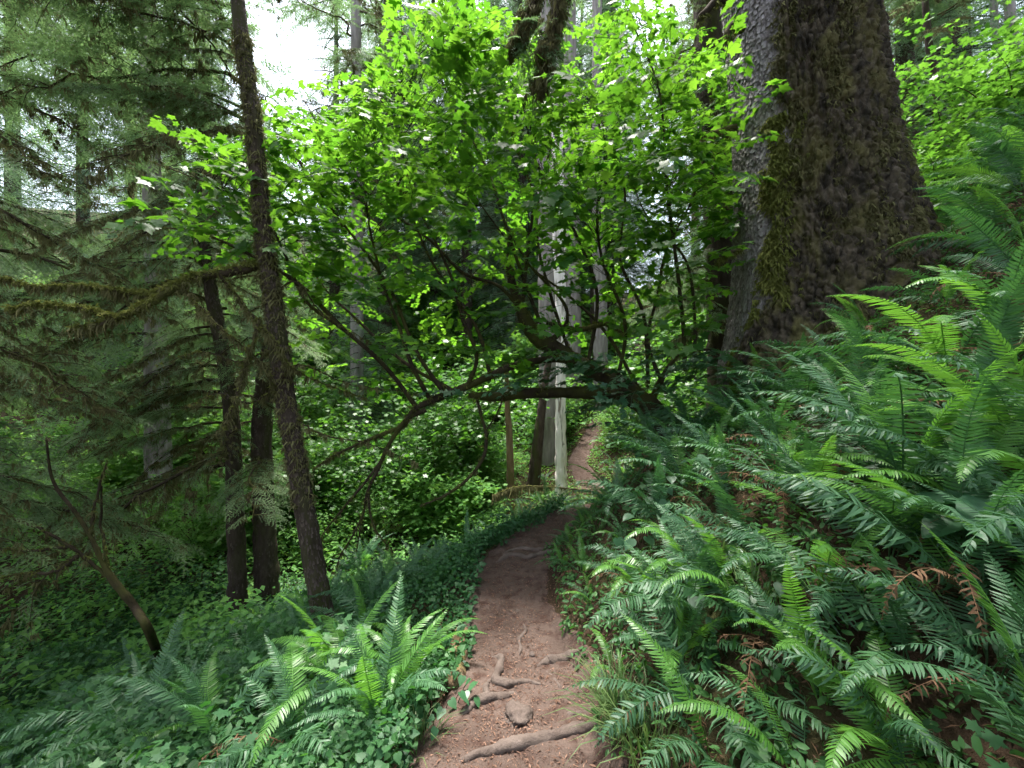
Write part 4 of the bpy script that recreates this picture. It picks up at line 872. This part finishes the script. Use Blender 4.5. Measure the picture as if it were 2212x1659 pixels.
for (x, y) in poisson(-16, 5, 19, 32, 400, 2.4, lambda x, y: vis(x, y) and abs(x-xc(y)) > 1.5, seed=14):
    shrub(x, y, 1, rng.uniform(1.0, 1.9), 'tall leafy shrub on the far hillside beyond the maple', 'shrubs of the far hillside')
for (u, d, s, l) in [(700, 9.5, .62, 'tall leafy sapling seen through the maple just right of the leaning trunk'), (900, 11, .8, 'tall leafy sapling deep behind the left half of the maple'), (1030, 13, .95, 'tall leafy sapling deep behind the middle of the maple'), (1420, 10.5, .7, 'tall leafy sapling behind the maple near the shadowed trunk'), (1500, 13, .9, 'tall leafy sapling farther back behind the shadowed trunk'), (640, 14, .95, 'tall leafy sapling far behind the leaning trunk'), (420, 15, .9, 'tall leafy sapling far off left of the dark pair of trunks')]:
    x = (u-CU)/FPX*d; shrub(x, d, 3, s, l, None, 'young_maple', 'tree')

# ------------------------------------------------------------------ low cover, as stuff
def cover(name, n, xr, yr, tpl, size, hfun, mat, label, seed, cond, tilt=.35, ypow=1.0, cat='ground cover'):
    r = np.random.default_rng(seed); x = r.uniform(*xr, n); y = yr[0]+(yr[1]-yr[0])*r.random(n)**ypow
    k = cond(x, y); x, y = x[k], y[k]; n = len(x)
    H = hfun(x, y); z = h(x, y)+H*r.random(n)**.7+.01
    tint = np.clip(.5+.5*fbm(x*1.4, y*1.4, 0, 3, seed)+r.normal(0, .14, n), 0, 1)
    b = Bag(); stamp(b, tpl, np.stack([x, y, z], -1), random_M(n, size*r.uniform(.55, 1.3, n), tilt, r), tint)
    print(name, n); return tag(b.build(name, mat), label, cat, kind='stuff')
infr = lambda x, y: (np.abs(x) < 1.3*y+.4)
C3H = cluster(HL, 3, .022, .025, 5, .3, .3); C3O = cluster(OL, 4, .026, .034, 6, .4, .5)
mound = lambda a, b, s: (lambda x, y: a+b*np.clip(.5+1.1*fbm(x*1.1, y*1.1, 2, 3, s), 0, 1))
cover('valley_undergrowth', 95000, (-17, 3), (4.2, 19), DL, .10, mound(.10, .75, 3), M['shrub'], 'dense mass of low leafy undergrowth covering the valley floor', 31, lambda x, y: infr(x, y) & (x < xc(y)-1.0) & (x < -.6*(9-np.minimum(y, 9))), .3, .9)
cover('left_bank_undergrowth', 60000, (-6, .6), (1.2, 7.5), C3H, 1.0, mound(.03, .24, 4), M['cover'], 'dark leafy ground cover on the bank falling away left of the trail', 32, lambda x, y: infr(x, y) & (x < xc(y)-np.interp(y, [1.5, 2.4], [.42, .23])-.16*fbm(y*3, 0, 0)), .35, 1.2)
cover('left_slope_leaves', 60000, (-8, -.8), (1.8, 8), OL, .052, mound(.05, .30, 5), M['cover'], 'bushy broad-leaved herbs on the lower left slope', 33, lambda x, y: infr(x, y) & (x < xc(y)-1.25), .35, 1.0)
cover('right_bank_undergrowth', 26000, (.3, 6.5), (.7, 8.5), C3O, 1.0, mound(.0, .13, 6), M['cover'], 'small dark leaves covering the steep bank right of the trail', 34, lambda x, y: infr(x, y) & (x > xc(y)+np.interp(y, [1.5, 2.4], [.46, .24])+.16*fbm(y*3, 4, 0)) & (np.hypot(x-3.5, y-4.75) > 1.15), .45, 1.2)
cover('far_bank_undergrowth', 42000, (-1, 12), (8.5, 24), DL, .075, mound(.02, .22, 7), M['shrub'], 'mixed low leaves on both sides of the far trail', 35, lambda x, y: (np.abs(x-xc(y)) > .36+.22*fbm(y, 3, 0)) & (x > xc(y)-4) & (x > y*.0+(-1)), .35)
cover('bramble_cover', 5200, (-7, .2), (1.6, 9), cluster(SL, 5, .08, .040, 14, .3, .5), 1.0, mound(.15, .45, 15), M['cover'], 'lobed bramble leaves standing above the low cover left of the trail', 36, lambda x, y: infr(x, y) & (x < xc(y)-.7) & (fbm(x*1.7, y*1.7, 0, 3, 44) > -.05), .3, 1.0)
cover('herb_cover', 2600, (.3, 6.5), (.9, 8.5), cluster(SL, 4, .06, .036, 15, .3, .4), 1.0, mound(.05, .22, 16), M['cover'], 'lobed leaves of small herbs between the ferns of the right bank', 37, lambda x, y: infr(x, y) & (x > xc(y)+.45) & (np.hypot(x-3.5, y-4.75) > 1.15) & (fbm(x*2, y*2, 0, 3, 45) > .0), .4, 1.2)
cover('hillside_undergrowth', 70000, (-34, 14), (17, 38), DL, .19, mound(.1, 1.3, 17), M['shrub'], 'leafy undergrowth covering the hillside far beyond the maple', 38, lambda x, y: infr(x, y) & (np.abs(x-xc(y)) > .8), .45)
# duff: brown dead fern and twig litter on the right bank
k = 9000; x = rng.uniform(.3, 5.5, k); y = .8+6.5*rng.random(k)**1.2; kk = (x > xc(y)+.38) & infr(x, y); x, y = x[kk], y[kk]; k = len(x)
b = Bag(); Mx = random_M(k, rng.uniform(.02, .07, k), .6)*np.array([1, .22, 1])[None, None]; stamp(b, DL, np.stack([x, y, h(x, y)+rng.uniform(0, .06, k)], -1), Mx, rng.beta(1.5, 3, k))
tag(b.build('bank_litter', M['frond_dead']), 'dead brown fern and twig litter between the plants of the right bank', 'litter', kind='stuff')
# grass
def blade_tpl():
    V = np.array([(0, -.012, 0), (0, .012, 0), (.12, -.012, .40), (.12, .012, .40), (.38, -.008, .68), (.38, .008, .68), (.75, 0, .72)])
    return V, np.array([(0, 2, 3), (0, 3, 1), (2, 4, 5), (2, 5, 3), (4, 6, 5)]), np.full(7, .5)
GB = blade_tpl()
def tuft(u, v, n, s, label, rad=.07):
    p = hit(u, v); r = np.random.default_rng(int(u+v)); T = Bag(); a = r.uniform(0, 6.28, n); q = rad*np.sqrt(r.random(n)); P = np.stack([q*np.cos(a), q*np.sin(a), 0*a-.01], -1)
    stamp(T, GB, P, rotz(a+r.normal(0, .6, n)) @ roty(r.normal(0, .35, n))*(s*r.uniform(.5, 1.2, n))[:, None, None], r.random(n))
    o = T.build('grass_tuft', M['grass']); o.location = tuple(p); return tag(o, label, 'grass')
tuft(1345, 1590, 130, .26, 'arching grass tuft at the right edge of the trail, nearest the viewer')
tuft(1420, 1640, 110, .24, 'grass tuft at the bottom edge right of the arching tuft', .12)
tuft(1330, 1510, 60, .2, 'small grass tuft under the right hand fern beside the trail')
tuft(1555, 1245, 90, .28, 'thin grass tuft high on the right bank between the ferns', .1)
tuft(1640, 1330, 70, .25, 'sparse grass tuft in the shade of the right bank', .1)
tuft(900, 1640, 60, .2, 'small grass tuft on the left trail edge at the bottom')

# ------------------------------------------------------------------ ferns
def F_(u, v, label, lift=0.05, **k):
    p = hit(u, v, lift); p[2] += .12 if u < 1100 else 0; r = np.random.default_rng(int(u*7+v)); return fern(p, label, None, r=r, **k)
PI = math.pi
F_(1470, 1400, 'large glossy fern overhanging the right edge of the trail', n=17, L=0.52, lean=(.25, PI), fresh=.35, dead=.05)
F_(1380, 1250, 'bushy fern at the foot of the bank above the trail-side fern', n=16, L=0.50, lean=(.2, PI), fresh=.3)
F_(1780, 1500, 'bright fern with long fronds fanning left at lower right', n=14, L=0.52, lean=(.35, PI), fresh=.6, dead=.14)
F_(1960, 1640, 'fern at the bottom right with fronds drooping towards the trail', n=12, L=0.49, lean=(.35, PI), fresh=.5, dead=.15)
F_(2150, 1420, 'big dull dark fern filling the lower right corner', n=12, L=0.52, lean=(.4, PI), fresh=.1, dead=.2)
F_(1760, 1260, 'pale green fern in the middle of the right bank', n=15, L=0.63, lean=(.3, PI), fresh=.35)
F_(2080, 1180, 'large fern with wide fronds at the right edge, mid height', n=16, L=0.67, lean=(.35, PI), fresh=.3)
F_(1950, 1040, 'large arching fern in the centre of the bank below the massive trunk', n=18, L=0.80, lean=(.3, PI), fresh=.2)
F_(1690, 1040, 'dense fern on the bank left of the large arching fern', n=18, L=0.71, lean=(.25, PI), fresh=.25)
F_(1540, 960, 'small fern with one fresh upright frond on the nose of the bank', n=12, L=0.50, lean=(.1, PI), fresh=.4)
F_(1450, 1000, 'dark fern spreading over the bank above the trail bend', n=16, L=0.63, lean=(.3, PI), fresh=.05)
F_(1420, 900, 'dark fern beneath the maple limb', n=14, L=0.63, lean=(.2, PI), fresh=.05)
F_(1640, 850, 'fern standing against the left foot of the massive trunk', n=13, L=0.59, lean=(.2, PI), fresh=.15)
F_(1850, 900, 'fern standing against the middle foot of the massive trunk', n=13, L=0.67, lean=(.3, PI), fresh=.2)
F_(2050, 790, 'tall upright fern with long arching fronds right of the massive trunk', n=15, L=0.97, lean=(.25, PI), fresh=.25)
F_(2190, 740, 'tall fern with upright fronds at the right frame edge', n=13, L=0.88, lean=(.2, PI), fresh=.2, dead=.2)
F_(2190, 960, 'fern at the right frame edge under the broad-leaved plant', n=13, L=0.71, lean=(.3, PI), fresh=.2)
F_(2150, 520, 'fern with yellow-green fronds high at the right behind the trunk', n=13, L=0.84, lean=(.2, PI), fresh=.6)
F_(1620, 1180, 'fern with dark narrow fronds above the bare bank litter', n=12, L=0.55, lean=(.3, PI), fresh=.05)
F_(1560, 1120, 'low fern with a bare brown bank patch on its left', n=12, L=0.50, lean=(.3, PI), fresh=.3)
F_(815, 1600, 'fern with one tall upright frond left of the trail', n=11, L=0.64, fresh=.5, shapes=[2, 5, 0, 4], upright=.1)
F_(880, 1500, 'small light green fern beside the trail above the tall-fronded fern', n=9, L=0.54, fresh=.9, dead=0, upright=.15, shapes=[0, 2, 4])
F_(735, 1500, 'fern at the foot of the leaning trunk with flat spreading fronds', n=12, L=0.75, fresh=.4)
F_(640, 1650, 'fern at the bottom edge between the trail and the left corner', n=13, L=0.71, fresh=.45, upright=.1)
F_(470, 1650, 'fern with a pale upright frond near the bottom left', n=11, L=0.77, fresh=.5, shapes=[2, 5, 0, 4], upright=.15)
F_(300, 1640, 'dull fern lowest in the left corner', n=11, L=0.84, fresh=.1)
F_(780, 1250, 'tall dark fern just right of the leaning trunk', n=14, L=0.96, fresh=.05, shapes=[2, 5, 0, 4], upright=.15)
rb = np.random.default_rng(77)
for v in range(960, 1680, 78):
    for u in range(1250, 2320, 105):
        uu = u+rb.uniform(-45, 45)+(v//78 % 2)*50; vv = v+rb.uniform(-30, 30); p = hit(uu, vv)
        if p[0] < xc(p[1])+.62 or np.hypot(p[0], p[1]) < .75 or p[1] > 6: continue
        if any(math.hypot(o.location[0]-p[0], o.location[1]-p[1]) < .17 for o in scene.objects if o.name.startswith('sword_fern')): continue
        fern(p-np.array([0, 0, .03]), 'green sword fern in the crowd of ferns covering the steep right bank', 'ferns crowding the right bank', n=int(rb.integers(9, 14)), L=rb.uniform(.50, .72), r=rb, lean=(rb.uniform(.1, .4), PI), fresh=rb.choice([.05, .2, .6]), dead=.10)
# ferns in rows and scatters that nothing tells apart
used = [tuple(o.location[:2]) for o in scene.objects if o.name.startswith('sword_fern')]
def scatter(xr, yr, n, dist, cond, label, group, seed, **kw):
    r = np.random.default_rng(seed); c = 0; Lr = kw.pop('Lr'); nr = kw.pop('nr', (9, 14))
    for _ in range(n):
        x = r.uniform(*xr); y = r.uniform(*yr)
        if not cond(x, y) or any((x-a)**2+(y-b)**2 < dist**2 for a, b in used): continue
        used.append((x, y)); fern((x, y, h(x, y)), label, group, n=int(r.integers(*nr)), L=r.uniform(*Lr), r=r, **kw); c += 1
    print(group, c)
scatter((.9, 6.5), (1.5, 7.5), 6000, .34, lambda x, y: x > xc(y)+.75 and x/y < 1.25 and (x/y > .31 or y < 3.6) and (x-3.5)**2+(y-4.75)**2 > 1.35**2 and not (x > 2.6 and y > 5.2 and x < 4.6), 'green sword fern in the crowd of ferns covering the steep right bank', 'ferns crowding the right bank', 5, Lr=(.52, .84), nr=(10, 16), lean=(.28, PI), fresh=.2, dead=.12)
scatter((.2, 2.2), (1.7, 6), 500, .22, lambda x, y: xc(y)+.40 < x < xc(y)+.85, 'small fern low on the bank edge along the right side of the trail', 'small ferns on the right trail edge', 16, Lr=(.24, .40), nr=(7, 11), fresh=.35, lean=(.2, PI))
scatter((-1.6, 1.5), (3.2, 8), 260, .30, lambda x, y: xc(y)-1.3 < x < xc(y)-.48, 'small dark fern on the verge left of the trail', 'small ferns on the left trail verge', 6, Lr=(.38, .62), nr=(9, 13), fresh=.15, shapes=[2, 5, 0, 4], upright=.1)
scatter((-4.5, -.9), (1.7, 5.5), 600, .40, lambda x, y: abs(x)/y < 1.25, 'dark fern half sunk in the leafy cover of the left slope', 'ferns in the left slope cover', 8, Lr=(.45, .75), nr=(9, 13), fresh=.2, dead=.08, upright=.1)
scatter((-4, 6), (9, 17), 300, .7, lambda x, y: abs(x-xc(y)) > .8 and abs(x-xc(y)) < 3.2 and x/y < .45, 'fern beside the far trail near the bleached snag', 'ferns along the far trail', 9, Lr=(.5, .8), nr=(9, 12), fresh=.4)

# ------------------------------------------------------------------ broad-leaved plants
def broad_plant(u, v, leaves, label, name='broad_leaved_plant', d=None, mat='shade_maple', tpl=None, cat='plant'):
    p = hit(u, v) if d is None else W(u, v, d); T = thing(name, p, label, cat)
    for (a, e, s, st) in leaves:
        b = Bag(); dv = np.array([math.cos(a)*math.cos(e), math.sin(a)*math.cos(e), math.sin(e)]); q = dv*st
        tube(b, resample(np.array([[0, 0, -.03], q*.5+[0, 0, .02], q]), 6), .004, 5, tint=.6)
        n, m = 40, 15; s = s*.8; t = np.linspace(0, 1, n)[:, None]; w = np.linspace(-1, 1, m)[None]
        prof = .34*np.sin(np.pi*np.clip(t, 0, 1)**.75)**.8; X = t*np.ones_like(w); Y = w*prof; Z = .16*np.abs(w)*prof*1.6-.30*t*t+.012*np.sin(t*26)*np.abs(w)
        Vt = np.stack([X, Y, Z], -1).reshape(-1, 3); i = np.arange(n-1)[:, None]*m; j = np.arange(m-1)[None]; F = np.stack([i+j, i+j+1, i+m+j+1, i+m+j], -1).reshape(-1, 4)
        Mx = (rotz(a) @ roty(-e*.3))*s; b.add((Vt*np.array([1, 1, 1])+np.array([0, 0, 1])*(.012*np.sin(Vt[:, :1]*9+a*5)+.02*fbm(Vt[:, 0]*3, Vt[:, 1]*3, a)[:, None])) @ Mx.T+q, F, np.clip(.30+.22*(1-np.abs(w)*2.2).clip(0, 1)+.16*np.sin((t-np.abs(w)*.12)*44)+0*w, 0, 1).ravel())
        b.build('leaf', M[mat], T, smooth_=True)
    return T
broad_plant(2140, 930, [(R_(200), .7, .24, .16), (R_(330), .6, .30, .2), (R_(255), .5, .26, .18), (R_(100), .9, .22, .15)], 'plant with broad dark oval leaves at the right edge of the bank', d=1.9)
broad_plant(2240, 1120, [(R_(185), .15, .34, .12), (R_(200), .35, .30, .14), (R_(160), .25, .28, .14)], 'plant with long pale blue-green leaves reaching in from the right edge', d=1.35)
broad_plant(1530, 1010, [(R_(240), .3, .13, .10), (R_(300), .5, .12, .1), (R_(180), .4, .12, .1)], 'small plant with drooping oval leaves on the nose of the bank')
broad_plant(1640, 1580, [(R_(200), .2, .11, .06), (R_(240), .1, .13, .06), (R_(290), .1, .12, .06), (R_(330), .3, .11, .08)], 'small plant with drooping oval leaves low beside the bare bank face', mat='cover')
def vine(u, v, n, s, label, rad, seed, hgt=.16):
    p = hit(u, v); r = np.random.default_rng(seed); T = thing('heart_leaved_plant', p, label, 'plant'); b = Bag(); sb = Bag()
    for i in range(n):
        a = r.uniform(0, 6.28); q = rad*math.sqrt(r.random()); e = np.array([q*math.cos(a), q*math.sin(a)-.04, 0.]); gz = h(p[0]+e[0], p[1]+e[1])-p[2]; e[2] = gz+hgt*r.uniform(.5, 1.2)
        tube(sb, resample(np.array([[e[0]*.7, e[1]*.7, gz-.02], [e[0]*.85, e[1]*.85, gz+.6*(e[2]-gz)], e]), 5), .002, 4, cap=False, tint=.6)
        stamp(b, HL, e[None], (rotz(np.array([r.uniform(3.4, 5.8)])) @ roty(np.array([r.normal(.5, .25)])) @ rotx(np.array([r.normal(0, .3)])))*s*r.uniform(.6, 1.25), np.array([r.uniform(.4, .9)]))
    sb.build('stems', M['twig'], T); b.build('leaves', M['shade_maple'], T)
vine(1590, 1390, 12, .075, 'heart-shaped leaves in a loose group on the right bank above the bare face', .16, 1)
vine(1500, 1290, 16, .07, 'cluster of flat blue-green leaves between the trail-side fern and the bank ferns', .2, 2)
vine(1400, 1150, 18, .075, 'leafy pale green herb where the bank meets the trail bend', .22, 3)
vine(1480, 1080, 12, .08, 'light green toothed herb on the brown bank patch', .18, 4)
vine(930, 1560, 26, .05, 'bramble leaves close to the left trail edge in the foreground', .22, 5, .1)
vine(940, 1440, 26, .05, 'bramble leaves on the left trail edge above the foreground ones', .22, 6, .1)

# ------------------------------------------------------------------ light, sky, render settings
SUN_AZ, SUN_EL = R_(-25), R_(75)     # azimuth from +Y, negative to the left
sdir = Vector((math.sin(SUN_AZ)*math.cos(SUN_EL), math.cos(SUN_AZ)*math.cos(SUN_EL), math.sin(SUN_EL)))
sl = bpy.data.lights.new('sun', 'SUN'); sl.energy = 3.0; sl.angle = R_(11); sl.color = (1, .96, .88)
so = bpy.data.objects.new('sun', sl); COL.objects.link(so); so.rotation_euler = sdir.to_track_quat('Z', 'Y').to_euler()
wd = bpy.data.worlds.new('World'); scene.world = wd; wd.use_nodes = True; nt = wd.node_tree
bg = nt.nodes['Background']; sk = nt.nodes.new('ShaderNodeTexSky'); sk.sky_type = 'NISHITA'; sk.sun_disc = False
sk.sun_elevation = SUN_EL; sk.sun_rotation = SUN_AZ; sk.air_density = 1.0; sk.dust_density = 3.0; sk.ozone_density = 1.5
hs_ = nt.nodes.new('ShaderNodeHueSaturation'); hs_.inputs['Saturation'].default_value = .55; nt.links.new(sk.outputs[0], hs_.inputs['Color']); nt.links.new(hs_.outputs[0], bg.inputs[0]); bg.inputs[1].default_value = .15
scene.view_settings.view_transform = 'Standard'; scene.view_settings.look = 'None'
scene.view_settings.exposure = 2.45; scene.view_settings.gamma = 1.0
scene.render.engine = 'CYCLES'; cy = scene.cycles
cy.max_bounces = 8; cy.diffuse_bounces = 5; cy.glossy_bounces = 2; cy.transmission_bounces = 4; cy.transparent_max_bounces = 4
cy.use_denoising = True
try: cy.denoiser = 'OPENIMAGEDENOISE'
except Exception: pass
cy.use_adaptive_sampling = True; cy.adaptive_threshold = .02; cy.sample_clamp_indirect = 6
scene.render.use_persistent_data = False
print('objects', len(scene.objects))
